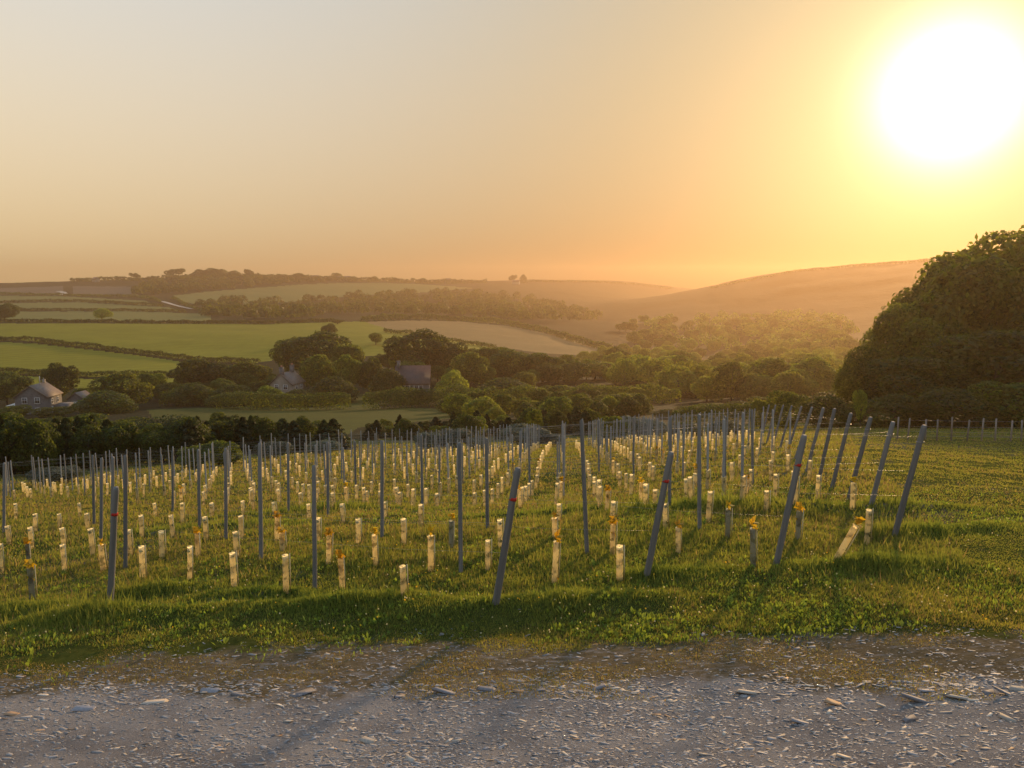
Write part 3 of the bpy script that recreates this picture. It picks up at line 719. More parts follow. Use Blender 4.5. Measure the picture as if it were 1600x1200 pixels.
# pale lanes on the far hillside
plain_mat('lane', (.30, .26, .21), (.42, .37, .30), 2)
def lane(pts, wid):
    P = [at(x, y) for x, y in pts]; v, f = [], []
    for i, p in enumerate(P):
        q = P[min(i + 1, len(P) - 1)] - P[max(i - 1, 0)]; n = np.array([-q[1], q[0]]) / (np.hypot(q[0], q[1]) + 1e-9) * wid / 2
        for sgn in (1, -1):
            xy = p[:2] + sgn * n; v.append((xy[0], xy[1], float(H(xy[0:1], xy[1:2])[0]) + .7))
        if i: f.append((2 * i - 2, 2 * i - 1, 2 * i + 1, 2 * i))
    link('path', faces_mesh('path', v, f, MATS['lane']), kind='structure')
lane([(86,462),(94,461),(101,459),(98,457),(91,455)], 9); lane([(252,471),(262,473),(272,477),(285,480),(300,484)], 7)
# ------------------------------------------------------------------ houses
plain_mat('stone_wall', (.085, .085, .09), (.16, .155, .155), 1.6, bmp=.03)
plain_mat('white_render', (.20, .18, .15), (.30, .27, .23), .8, bmp=.01)
plain_mat('slate_roof', (.085, .06, .045), (.17, .12, .085), 2.2, rough=.6, bmp=.03, spec=.4)
plain_mat('purple_slate', (.042, .024, .019), (.07, .042, .034), 2.0, rough=.6, bmp=.03, spec=.4)
plain_mat('white_paint', (.36, .35, .33), (.5, .48, .45), 3)
plain_mat('brick', (.22, .10, .06), (.32, .17, .11), 5)
def glass():
    m, N, L = new_mat('window_glass'); surf(N, L, (.02, .025, .03), .08, spec=.6)
glass()
def gable(v, f, w, l, eave, ridge, c=(0, 0)):
    """walls of a gabled house, gable ends on -y and +y"""
    b = len(v); x, y = w / 2, l / 2
    for yy in (-y, y): v += [(c[0] - x, c[1] + yy, -1.5), (c[0] + x, c[1] + yy, -1.5), (c[0] + x, c[1] + yy, eave), (c[0], c[1] + yy, ridge), (c[0] - x, c[1] + yy, eave)]
    f += [(b, b + 1, b + 2, b + 3, b + 4), (b + 9, b + 8, b + 7, b + 6, b + 5), (b + 1, b + 6, b + 7, b + 2), (b + 5, b, b + 4, b + 9)]
def roof_slab(v, f, w, l, eave, ridge, side, t=.22, over=.35, c=(0, 0)):
    b = len(v); s = side; sl = (ridge - eave) / (w / 2)
    xo = w / 2 + over; ze = eave - over * sl
    for yy in (-l / 2 - over, l / 2 + over):
        v += [(c[0], c[1] + yy, ridge + .03), (c[0] + s * xo, c[1] + yy, ze + .03), (c[0] + s * xo, c[1] + yy, ze + t), (c[0], c[1] + yy, ridge + t)]
    f += [(b, b + 1, b + 2, b + 3), (b + 7, b + 6, b + 5, b + 4)] + [(b + i, b + 4 + i, b + 4 + (i + 1) % 4, b + (i + 1) % 4) for i in range(4)]
def part(root, name, mat, fn, parent=None):
    v, f = [], []; fn(v, f); return link(name, faces_mesh(name, v, f, MATS[mat]), parent or root)
def window(root, x, y, z, w, h, face):
    """face: 'y' looks along -y, 'x' along +x"""
    e = .16
    def bar(v, f, cx, cz, sx, sz, d=.14):
        if face == 'y': box(v, f, (x + cx, y - .03, z + cz), (sx, d, sz))
        else: box(v, f, (x + .03, y + cx, z + cz), (d, sx, sz))
    def frame(v, f):
        bar(v, f, 0, h / 2, w + 2 * e, e); bar(v, f, -w / 2 - e / 2, -e / 2, e, h); bar(v, f, w / 2 + e / 2, -e / 2, e, h); bar(v, f, 0, -.02, .09, h - e, .10); bar(v, f, 0, .08, w - .01, .08, .09)
    wn = part(root, 'window', 'white_paint', frame)
    part(root, 'pane', 'window_glass', lambda v, f: bar(v, f, 0, -e / 2, w, h - e, .07), wn)
    part(root, 'sill', 'white_paint', lambda v, f: bar(v, f, 0, -h / 2 - e / 2 - .03, w + 2 * e + .1, .12, .26), wn)
def roofs(root, mat, *a, **k):
    for s in (-1, 1): part(root, 'roof', mat, lambda v, f: roof_slab(v, f, *a, s, **k))
def house_at(px, py, d, rz, name, label):
    a, b = ray(px, py); r = bpy.data.objects.new(name, None); COL.objects.link(r)
    z = float(H(np.array([a * d]), np.array([d]))[0])
    r.location = (a * d, d, z); r.rotation_euler = (0, 0, rz); return tag(r, label, 'house'), b * d - z
# grey stone house at the left
r, zb = house_at(62, 643, 205, math.radians(8), 'stone_house', 'grey stone house with gable towards the vineyard at the left')
part(r, 'wall', 'stone_wall', lambda v, f: gable(v, f, 7.6, 9.0, 4.7, 7.5)); roofs(r, 'slate_roof', 7.6, 9.0, 4.7, 7.5)
for x in (-1.5, 1.5):
    for z in (1.3, 3.9): window(r, x, -4.5, z, 1.0, 1.35, 'y')
window(r, 3.8, -1.6, 3.4, 1.0, 1.2, 'x'); window(r, 3.8, 1.8, 3.4, 1.0, 1.2, 'x')
part(r, 'door', 'white_paint', lambda v, f: box(v, f, (3.83, -1.6, .9), (.1, 1.0, 2.1)))
part(r, 'chimney', 'white_render', lambda v, f: (box(v, f, (0, 3.6, 7.6), (.6, .7, 1.4)), box(v, f, (0, 3.6, 8.35), (.72, .82, .12)), tube(v, f, [(0, 3.6, 8.4), (0, 3.6, 8.8)], .12, 8)))
part(r, 'mast', 'white_paint', lambda v, f: tube(v, f, [(.3, .6, 7.2), (.3, .6, 9.6)], .09, 6))
cons = part(r, 'conservatory', 'white_paint', lambda v, f: (box(v, f, (-5.6, -2.2, 2.1), (2.9, .14, .16)), box(v, f, (-6.95, -2.2, .6), (.16, .14, 3.0)), box(v, f, (-5.6, -2.2, .4), (2.9, .14, .14)),
    [box(v, f, (-4.4 - .7 * k, -2.2, .9), (.08, .13, 2.3)) for k in range(4)], box(v, f, (-5.5, 1.0, 2.3), (3.1, 6.6, .10))))
part(r, 'pane', 'window_glass', lambda v, f: (box(v, f, (-5.6, -2.17, .8), (2.7, .05, 2.5)), box(v, f, (-6.94, .9, .6), (.06, 6.0, 2.8))), cons)
part(r, 'lean_to', 'stone_wall', lambda v, f: box(v, f, (5.6, 1.2, .8), (3.0, 4.2, 3.0)))
# outbuilding behind
o, _ = house_at(126, 625, 222, math.radians(0), 'outbuilding', 'small brown-roofed outbuilding right of the grey stone house'); o['category'] = 'outbuilding'
part(o, 'wall', 'stone_wall', lambda v, f: gable(v, f, 4.5, 5, 2.6, 4.2)); roofs(o, 'slate_roof', 4.5, 5, 2.6, 4.2)
part(o, 'door', 'white_paint', lambda v, f: box(v, f, (.2, -2.53, .9), (1.6, .1, 2.0)))
# white-gabled cottage
r, _ = house_at(450, 622, 232, math.radians(-10), 'cottage', 'white-gabled cottage with two chimneys among trees, left of the meadow')
part(r, 'wall', 'white_render', lambda v, f: gable(v, f, 6.6, 8.5, 5.0, 7.9)); roofs(r, 'slate_roof', 6.6, 8.5, 5.0, 7.9)
for y in (-3.6, 3.2):
    ch = part(r, 'chimney', 'stone_wall', lambda v, f: (box(v, f, (0, y, 8.5), (.95, 1.1, 2.4)), box(v, f, (0, y, 9.75), (1.15, 1.3, .16))))
    for k in (-.28, .28): part(r, 'chimney_pot', 'brick', lambda v, f: tube(v, f, [(0, y + k, 9.8), (0, y + k, 10.4)], [.16, .13], 8), ch)
for x in (-1.4, 1.4):
    for z in (1.5, 4.2): window(r, x, -4.25, z, .95, 1.25, 'y')
window(r, 3.3, -1.2, 3.9, 1.0, 1.2, 'x'); window(r, 3.3, 2.0, 3.9, 1.0, 1.2, 'x')
# purple-roofed house, eaves towards us (ridge along x)
r, _ = house_at(646, 617, 234, math.radians(90 + 4), 'purple_roofed_house', 'long house with a purple slate roof and a row of windows')
part(r, 'wall', 'stone_wall', lambda v, f: gable(v, f, 7.5, 9.6, 4.2, 8.8)); roofs(r, 'purple_slate', 7.5, 9.6, 4.2, 8.8)
for k in range(5):
    yy = -2.4 + 1.3 * k; e = .15
    wn = part(r, 'window', 'white_paint', lambda v, f: (box(v, f, (-3.79, yy - .55, 2.9), (.14, .13, 1.5)), box(v, f, (-3.79, yy + .55, 2.9), (.14, .13, 1.5)), box(v, f, (-3.79, yy, 3.58), (.13, .96, .13)), box(v, f, (-3.79, yy, 2.22), (.13, .96, .13))))
    part(r, 'pane', 'window_glass', lambda v, f: box(v, f, (-3.77, yy, 2.9), (.06, .96, 1.22)), wn)
part(r, 'door', 'white_paint', lambda v, f: box(v, f, (-3.79, 4.0, .9), (.1, 1.0, 2.1)))
part(r, 'chimney', 'stone_wall', lambda v, f: (box(v, f, (0, 4.2, 9.2), (1.0, .9, 2.0)), box(v, f, (0, 4.2, 10.25), (1.2, 1.1, .14))))
# far farm buildings on the ridge
for px, py, d, w, l, rz, lab in [(492,438,1740,12,22,1.2,'left white farm building on the ridge among low trees'),(524,438,1740,12,26,1.4,'middle white farm building on the ridge'),(543,439,1760,10,16,1.3,'right small white farm building on the ridge'),
                               (150,440,1650,9,14,1.0,'pale house on the left ridge beside a dark clump'),(806,438,1850,10,16,1.2,'pale barn between two trees on the ridge'),(700,440,1850,9,15,1.4,'tiny pale building on the middle of the ridge')]:
    r, _ = house_at(px, py, d, rz, 'farm_building', lab); r['category'] = 'building'
    part(r, 'wall', 'white_render', lambda v, f: gable(v, f, w, l, 5.5, 9.5)); roofs(r, 'purple_slate', w, l, 5.5, 9.5, t=.4)

# ------------------------------------------------------------------ vineyard: posts, wires, vine guards
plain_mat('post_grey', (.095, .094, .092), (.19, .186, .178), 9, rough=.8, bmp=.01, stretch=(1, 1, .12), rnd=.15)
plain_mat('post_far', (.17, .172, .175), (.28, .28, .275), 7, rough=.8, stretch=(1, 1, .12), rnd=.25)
plain_mat('wire_steel', (.22, .21, .19), (.34, .32, .29), 4, rough=.4, spec=.5, metal=.6)
plain_mat('red_paint', (.30, .02, .015), (.42, .03, .02), 12)
plain_mat('cane_wood', (.42, .33, .18), (.58, .46, .26), 10, stretch=(1, 1, .2))
plain_mat('fence_wood', (.14, .12, .10), (.26, .23, .19), 6, stretch=(1, 1, .15), rnd=.2)
def guard_material(name, c1, c2):
    m, N, L = new_mat(name)
    f = noise(N, L, 14, 4, .6, N.new('ShaderNodeTexCoord').outputs['Object'])
    col = ramp(N, L, f, [(.3, c1), (.7, c2)])
    hs = N.new('ShaderNodeHueSaturation'); L.new(col, hs.inputs['Color'])
    mr = N.new('ShaderNodeMapRange'); mr.inputs[3].default_value = .82; mr.inputs[4].default_value = 1.05
    L.new(objrand(N), mr.inputs[0]); L.new(mr.outputs[0], hs.inputs['Value'])
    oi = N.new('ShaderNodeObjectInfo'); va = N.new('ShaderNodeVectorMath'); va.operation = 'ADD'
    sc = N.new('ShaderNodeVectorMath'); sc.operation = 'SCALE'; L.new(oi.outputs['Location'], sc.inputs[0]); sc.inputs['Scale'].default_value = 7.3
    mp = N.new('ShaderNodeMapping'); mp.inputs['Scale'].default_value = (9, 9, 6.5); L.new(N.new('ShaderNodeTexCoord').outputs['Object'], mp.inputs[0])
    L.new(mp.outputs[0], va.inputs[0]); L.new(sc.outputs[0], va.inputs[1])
    blot = noise(N, L, 1.0, 2, .45, va.outputs[0])          # shadows of leaves pressed inside the tube, painted into the wall colour
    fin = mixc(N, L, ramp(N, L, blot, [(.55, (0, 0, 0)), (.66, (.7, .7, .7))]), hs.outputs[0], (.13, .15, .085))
    surf(N, L, fin, .5, None, .3, transl=.82)
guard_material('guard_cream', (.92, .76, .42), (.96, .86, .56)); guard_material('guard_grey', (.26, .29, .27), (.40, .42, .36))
leaf_mat('guard_leaf', (.03, .045, .012), (.07, .09, .02), .3)

def post_mesh(key, r, n=10, taper=.92, mat='post_grey'):
    """unit-height post with a chamfered, slightly worn head"""
    g = random.Random(key); v, f = [], []
    zs = [-.12, 0, .2, .4, .6, .8, .975, 1.0]
    tube(v, f, [(g.uniform(-.004, .004), g.uniform(-.004, .004), z) for z in zs], [r, r, r * .99, r * .97, r * .96, r * taper, r * taper, r * taper * .8], n)
    return faces_mesh('post', v, f, MATS[mat], smooth=False)
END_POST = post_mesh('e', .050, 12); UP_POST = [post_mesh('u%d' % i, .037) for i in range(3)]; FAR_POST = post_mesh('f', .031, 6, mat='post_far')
def band_mesh():
    v, f = [], []; tube(v, f, [(0, 0, -.022), (.003, 0, .022)], .0506, 12); return faces_mesh('red_mark', v, f, MATS['red_paint'])
BAND = band_mesh()
def clip_mesh():
    v, f = [], []; tube(v, f, [(-.02, -.06, 0), (.05, -.055, .01), (.062, .03, 0), (-.04, .058, -.01), (-.06, -.02, .004)], .006, 5); return faces_mesh('wire_tie', v, f, MATS['wire_steel'])
CLIP = clip_mesh()
def pt_at(px, py, hgt_py=None, px_top=None):
    """foot on the ground at a pixel, and the head over it at another pixel, leaning in the image plane"""
    q = at(px, py, H)
    if hgt_py is None: return q, None
    a, b = ray(px_top, hgt_py); return q, np.array([a * q[1], q[1], b * q[1]])
def stand(name, me, foot, head, label, cat, group=None, away=0.0):
    v = Vector(head) - Vector(foot); v.y += away; h = v.length
    o = link(name, me, None, tuple(foot), label, cat, group)
    q = v.to_track_quat('Z', 'Y'); o.rotation_mode = 'QUATERNION'; o.rotation_quaternion = q
    o.scale = (1, 1, h); return o, h
ENDS = [(190,757,172,945,1),(809,727,775,942,1),(1045,703,1010,902,1),(1250,677,1213,882,1),(1436,662,1397,840,0),(1389,657,1361,790,0),(1355,650,1326,780,0),(1325,644,1300,762,0),(1300,637,1279,752,0),
        (1283,636,1260,738,0),(1266,635,1243,716,0),(1250,634,1231,706,0),(1235,633,1219,700,0),(1222,632,1208,696,0),(1210,632,1198,693,0),(1200,632,1189,691,0)]
END_W = []
for k, (xt, yt, xb, yb, red) in enumerate(ENDS):
    foot, head = pt_at(xb, yb, yt, xt)
    if k < 4: lab = 'dark grey leaning end post with a red mark, %s' % ['leftmost of four', 'second of four from the left', 'third of four from the left', 'rightmost of four'][k]
    elif k == 4: lab = 'rightmost leaning grey end post, unmarked, at the mown grass'
    else: lab = 'leaning grey end post, %s behind the rightmost one in the receding line' % ordinal(k - 5)
    o, h = stand('end_post', END_POST, foot, head, lab, 'post', 'leaning end posts of the vineyard rows', away=-.18)
    END_W.append((foot, np.array(head) + [0, -.18, 0]))
    if red:
        b = link('red_mark', BAND, o); b.location = (0, 0, .78); b.scale = (1, 1, 1 / h)
    if 3 < k < 12:
        b = link('wire_tie', CLIP, o); b.location = (0, 0, .86); b.scale = (1, 1, 1 / h)
UPS = [(908,655,917,865),(1093,648,1093,830),(1048,652,1046,792),(718,692,720,895),(490,727,492,920),(196,711,196,890),(405,692,408,875),(597,688,597,840),(760,685,762,830),(658,680,660,800),
       (352,700,353,842),(310,703,312,826),(512,690,513,808),(450,692,451,800),(175,715,175,855),(158,716,158,845),(146,711,147,820),(1175,640,1176,758),(6,724,6,832),(826,668,828,775),(1133,650,1133,745),(990,652,990,745),(935,656,936,738),(555,690,556,780),(270,704,270,800)]
UP_W = {}
for k, (xt, yt, xb, yb) in enumerate(sorted(UPS)):
    foot, head = pt_at(xb, yb, yt, xt)
    lab = 'upright grey vineyard post, %s from the left of the near uprights' % ordinal(k)
    stand('vine_post', UP_POST[k % 3], foot, head, lab, 'post', 'upright vineyard posts', away=random.uniform(-.05, .05)); UP_W[(xb, yb)] = (foot, head)
# planting grid for what lies farther back
P0 = at(866, 912)[:2]; U = np.array([-.95, .32]) * 1.02; Vv = np.array([.14, 2.05])
TOPB = ([-400,-200,0,60,130,250,350,450,600,750,890,960,1100,1250],[800,786,772,763,757,745,735,722,714,705,698,690,683,690])
RIGHTB = ([690,700,716,738,762,790],[1185,1215,1240,1258,1290,1345])
far_posts, far_tubes = [], []
for j in range(-4, 40):
    row = []
    for i in range(-22, 84):
        q = P0 + i * U + j * Vv
        if q[1] < 12 or q[1] > 95: continue
        q = q + RNG.normal(0, .05, 2); z = float(H(q[0:1], q[1:2])[0]); px, py = pix(q[0], q[1], z)
        if px < -160 or px > float(np.interp(py, *RIGHTB)) or py < float(np.interp(px, *TOPB)): continue
        if i % 2 == 0: far_posts.append((j, i, q[0], q[1], z, px, py))
        if RNG.random() < .93: far_tubes.append((j, i, q[0], q[1], z, px, py))
far_posts = [p for p in far_posts if p[6] < 785 or p[5] < -5]; far_posts = [p for p in far_posts if p[3] > 30 or p[1] % 4 == 0]; far_posts.sort(key=lambda p: p[3]); far_posts = far_posts[:290]
far_tubes = [t for t in far_tubes if t[6] < (797 if t[5] > 250 else 786) or t[5] < -10]
kp = 0
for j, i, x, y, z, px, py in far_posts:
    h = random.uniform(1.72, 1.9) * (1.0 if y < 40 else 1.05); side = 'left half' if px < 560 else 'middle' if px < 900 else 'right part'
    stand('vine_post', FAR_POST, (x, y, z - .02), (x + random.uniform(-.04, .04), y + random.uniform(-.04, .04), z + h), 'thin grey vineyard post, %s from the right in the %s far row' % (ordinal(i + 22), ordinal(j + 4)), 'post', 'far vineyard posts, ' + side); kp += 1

# ---- wires
def wire(points, label, r=.0012):
    v, f = [], []; pts = []
    for a, b in zip(points[:-1], points[1:]):
        a, b = Vector(a), Vector(b); m = (a + b) / 2; m.z -= .015 * (b - a).length ** .5
        pts += [a, m]
    pts.append(Vector(points[-1])); tube(v, f, pts, r, 4)
    link('trellis_wire', faces_mesh('trellis_wire', v, f, MATS['wire_steel']), label=label, cat='wire', group='trellis wires')
def on(post, t): return tuple(np.array(post[0]) * (1 - t) + np.array(post[1]) * t)
NEAR_ROWS = [(1, [(492,920),(196,890)]), (2, [(720,895),(408,875),(158,845)]), (3, [(917,865),(597,840),(312,826)]), (4, [(1093,830),(762,830),(513,808)])]
for k, ids in NEAR_ROWS:
    ps = [END_W[k]] + [UP_W[i] for i in ids]
    for nm, t in (('top', .9), ('middle', .6), ('bottom', .38)):
        wire([on(p, t) for p in ps], '%s trellis wire tied to the %s leaning post from the left' % (nm, ordinal(k)))
for k in range(5, 12):
    foot, head = END_W[k]; e = np.array(head) - np.array(foot)
    for nm, t in (('top', .88), ('lower', .52)):
        a = np.array(foot) + e * t; L_ = []
        for s in (0, 3.4, 7.5):
            q = a[:2] + U / 1.02 * s; L_.append((q[0], q[1], float(H0(q[0:1], q[1:2])[0]) + (a[2] - foot[2])))
        L_[0] = tuple(a); wire(L_, '%s wire from the %s leaning post of the receding line' % (nm, ordinal(k - 4)), .002)
rows = {}
for p in far_posts: rows.setdefault(p[0], []).append(p)
nr = 0
for j in sorted(rows):
    ps = sorted(rows[j], key=lambda p: p[1])
    if len(ps) < 3: continue
    for nm, hz in (('top', 1.7), ('middle', 1.1)):
        wire([(p[2], p[3], p[4] + hz) for p in ps], '%s wire of the %s far trellis row, counted from the front' % (nm, ordinal(nr)), .0022)
    nr += 1

# ---- vine guards (grow tubes)
def guard_mesh(mat, seed):
    g = random.Random(seed); v, f = [], []; n = 10
    zs = [-.03, .33, .66, .97, 1.0]
    for z in zs:
        for k in range(n):
            a = 6.283 * k / n; r = .046 * (1 + g.uniform(-.05, .05)) * (1.07 if z == 1.0 else 1)
            v.append((math.cos(a) * r, math.sin(a) * r, z))
    for i in range(len(zs) - 1):
        for k in range(n): f.append((i * n + k, i * n + (k + 1) % n, (i + 1) * n + (k + 1) % n, (i + 1) * n + k))
    return faces_mesh('guard', v, f, MATS[mat], smooth=True)
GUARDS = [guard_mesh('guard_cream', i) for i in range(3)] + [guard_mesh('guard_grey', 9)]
def cane_mesh():
    v, f = [], []; tube(v, f, [(.066, -.012, -.04), (.067, -.012, .5), (.066, -.014, 1.04)], .0085, 5); return faces_mesh('cane', v, f, MATS['cane_wood'])
CANE = cane_mesh()
def shoot_mesh(seed, top, mat):
    """vine stem inside the guard with leaves; top > 0 also puts leaves above its mouth (heights in guard heights)"""
    g = np.random.default_rng(seed); v, f = [], []; tn = []
    tube(v, f, [(0, 0, 0), (.01, .008, .5), (-.006, .004, 1.0 + .06 * (top > 0))], [.009, .007, .004], 5); tn = [0.1] * len(v)
    spots = [(z, .035) for z in g.uniform(.12, .92, 7)] + [(1.0 + g.uniform(.0, .22), .065) for _ in range(top)]
    for z, rr in spots:
        a = g.uniform(0, 6.283); s = g.uniform(.03, .05) * (1.25 if z > 1 else 1)
        c = np.array([math.cos(a) * rr * g.uniform(.3, 1), math.sin(a) * rr * g.uniform(.3, 1), z])
        u = g.normal(0, 1, 3); u /= np.linalg.norm(u); w = np.cross(u, g.normal(0, 1, 3)); w /= np.linalg.norm(w)
        b = len(v)
        for k, rad in enumerate((1.0, .72, 1.05, .68, 1.15, .68, 1.05, .72)):
            t = 6.283 * k / 8; p = c + (u * math.cos(t) + w * math.sin(t)) * s * rad; v.append((p[0], p[1], c[2] + (p[2] - c[2]) * 1.6))
        f.append(tuple(range(b, b + 8))); tn += [g.uniform(.2, 1)] * 8
    return faces_mesh('shoot', v, f, MATS[mat], tone=tn)
IN_SHOOT = [shoot_mesh(50 + i, 0, 'guard_leaf') for i in range(4)]; TOP_SHOOT = [shoot_mesh(60 + i, 7 + 2 * i, 'leaf_vine') for i in range(3)]
def grow_tube(foot, h, label, group, style, lean=None, far=False):
    r = bpy.data.objects.new('grow_tube', None); COL.objects.link(r); r.empty_display_size = .05
    r.location = tuple(foot); wsc = random.uniform(.92, 1.1)
    r.rotation_euler = lean if lean else (random.gauss(0, .03), random.gauss(0, .03), random.uniform(-.5, .5)); r.scale = (wsc, wsc, h)
    tag(r, label, 'grow tube', group)
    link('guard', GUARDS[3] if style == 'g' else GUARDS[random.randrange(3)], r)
    if not far:
        link('cane', CANE, r); link('shoot', (TOP_SHOOT if style in 'lg' else IN_SHOOT)[random.randrange(3)], r)
    return r
# (x, top, bottom, style): p plain cream, l leafy top, g greyish with leafy top
TUBES = [(14,822,850,'p'),(50,824,858,'p'),(100,826,852,'p'),(145,826,868,'p'),(162,851,892,'l'),(102,851,895,'p'),(46,849,888,'g'),(51,885,938,'g'),(2,850,896,'p'),(203,828,868,'p'),(25,787,812,'p'),(55,803,832,'p'),(94,803,826,'p'),(137,802,828,'p'),(125,786,810,'p'),
 (222,805,840,'p'),(223,854,907,'p'),(243,786,808,'p'),(271,805,842,'p'),(285,786,816,'p'),(322,807,844,'p'),(331,785,808,'p'),(253,829,872,'p'),(310,832,870,'l'),(297,854,906,'p'),(370,831,874,'p'),(366,864,918,'p'),(380,787,806,'p'),(377,806,842,'p'),
 (429,786,808,'p'),(432,807,848,'l'),(442,838,864,'l'),(447,866,926,'p'),(470,770,792,'p'),(483,788,812,'p'),(496,809,850,'p'),(519,770,794,'p'),(513,835,882,'l'),(536,787,817,'p'),(535,870,920,'l'),(560,810,852,'p'),(573,769,787,'p'),(587,835,886,'l'),(601,788,810,'p'),
 (624,769,792,'p'),(631,810,853,'p'),(631,884,931,'p'),(657,788,824,'p'),(683,771,794,'p'),(673,837,894,'l'),(705,813,860,'g'),(741,770,792,'p'),(762,844,892,'p'),(782,812,857,'p'),(813,765,794,'l'),
 (866,846,913,'l'),(867,812,842,'l'),(873,787,817,'p'),(948,765,800,'l'),(957,787,814,'p'),(957,817,867,'l'),(968,852,909,'p'),(1023,766,792,'p'),(1040,787,828,'p'),(1060,824,864,'l'),(1106,768,816,'p'),(1137,795,842,'g'),(1166,747,772,'l'),(1177,825,887,'g'),(1197,767,800,'p'),
 (1246,797,848,'g'),(1354,796,852,'p'),(1085,746,762,'p')]
def line_of(yb): return 0 if yb > 878 else 1 if yb > 846 else 2 if yb > 822 else 3
LN = ['nearest', 'second', 'third', 'fourth']
byl = {}
for t in sorted(TUBES): byl.setdefault(line_of(t[2]), []).append(t)
for ln, ts in byl.items():
    for k, (x, yt, yb, st) in enumerate(ts):
        foot, head = pt_at(x, yb, yt, x); h = min(.82, max(.40, head[2] - foot[2]))
        look = {'p': 'pale cream plastic grow tube', 'l': 'grow tube with orange leaves at its mouth', 'g': 'blue-grey grow tube with golden leaves on top'}[st]
        grow_tube(foot, h, '%s, %s from left in the %s line' % (look, ordinal(k), LN[ln]), 'near grow tubes', st)
foot = at(1306, 876, H); grow_tube(foot, .62, 'grow tube tipped over to the right beside the mown grass', 'near grow tubes', 'l', (-.1, .52, 0))
far_tubes.sort(key=lambda t: t[3]); N_IND = 300 - len(TUBES) - 1
for j, i, x, y, z, px, py in far_tubes[:N_IND]:
    side = 'left part' if px < 480 else 'middle' if px < 870 else 'right part'
    grow_tube((x, y, z - .02), random.uniform(.5, .62), 'small pale grow tube, %s from the right in the %s far row' % (ordinal(i + 22), ordinal(j + 4)), 'far grow tubes, ' + side, 'l' if random.random() < .12 else 'p', far=y > 34)
def far_guards(ts):
    V_ = []; n = 6
    for j, i, x, y, z, px, py in ts:
        h = random.uniform(.48, .6); r = .06; ox, oy = random.gauss(0, .02), random.gauss(0, .02)
        for k in range(n):
            a0, a1 = 6.283 * k / n, 6.283 * (k + 1) / n
            V_ += [(x + r * math.cos(a0), y + r * math.sin(a0), z - .02), (x + r * math.cos(a1), y + r * math.sin(a1), z - .02), (x + ox + r * math.cos(a1), y + oy + r * math.sin(a1), z + h), (x + ox + r * math.cos(a0), y + oy + r * math.sin(a0), z + h)]
    if V_: link('far_grow_tubes', polys_np('far_grow_tubes', np.array(V_), 4, MATS['guard_cream']), label='mass of tiny pale grow tubes along the farthest vineyard rows', cat='grow tube', kind='stuff')
far_guards(far_tubes[N_IND:])
print('TUBES', len(TUBES), 'far', len(far_tubes), 'posts', kp)

# ------------------------------------------------------------------ wire fence under the great tree
def fence():
    r = bpy.data.objects.new('wire_fence', None); COL.objects.link(r); tag(r, 'wire stock fence with thin wooden posts in the shade of the great tree', 'fence')
    P = []
    for px in range(1400, 1760, 22):
        q = at(px + random.uniform(-4, 4), float(np.interp(px, [1400, 1600, 1760], [687, 690, 692])), H); P.append(q)
    v, f = [], []; tube(v, f, [(0, 0, -.2), (0, 0, .7), (0, 0, 1.3)], [.05, .048, .045], 7); pm = faces_mesh('fence_post', v, f, MATS['fence_wood'])
    for q in P:
        o = link('post', pm, r, tuple(q)); o.scale = (1, 1, random.uniform(.92, 1.08)); o.rotation_euler = (random.gauss(0, .03), random.gauss(0, .04), 0)
    for hz in (.25, .5, .8, 1.15):
        v, f = [], []; tube(v, f, [(q[0], q[1] - .05, q[2] + hz) for q in P], .006, 4); link('wire', faces_mesh('wire', v, f, MATS['wire_steel']), r)
fence()
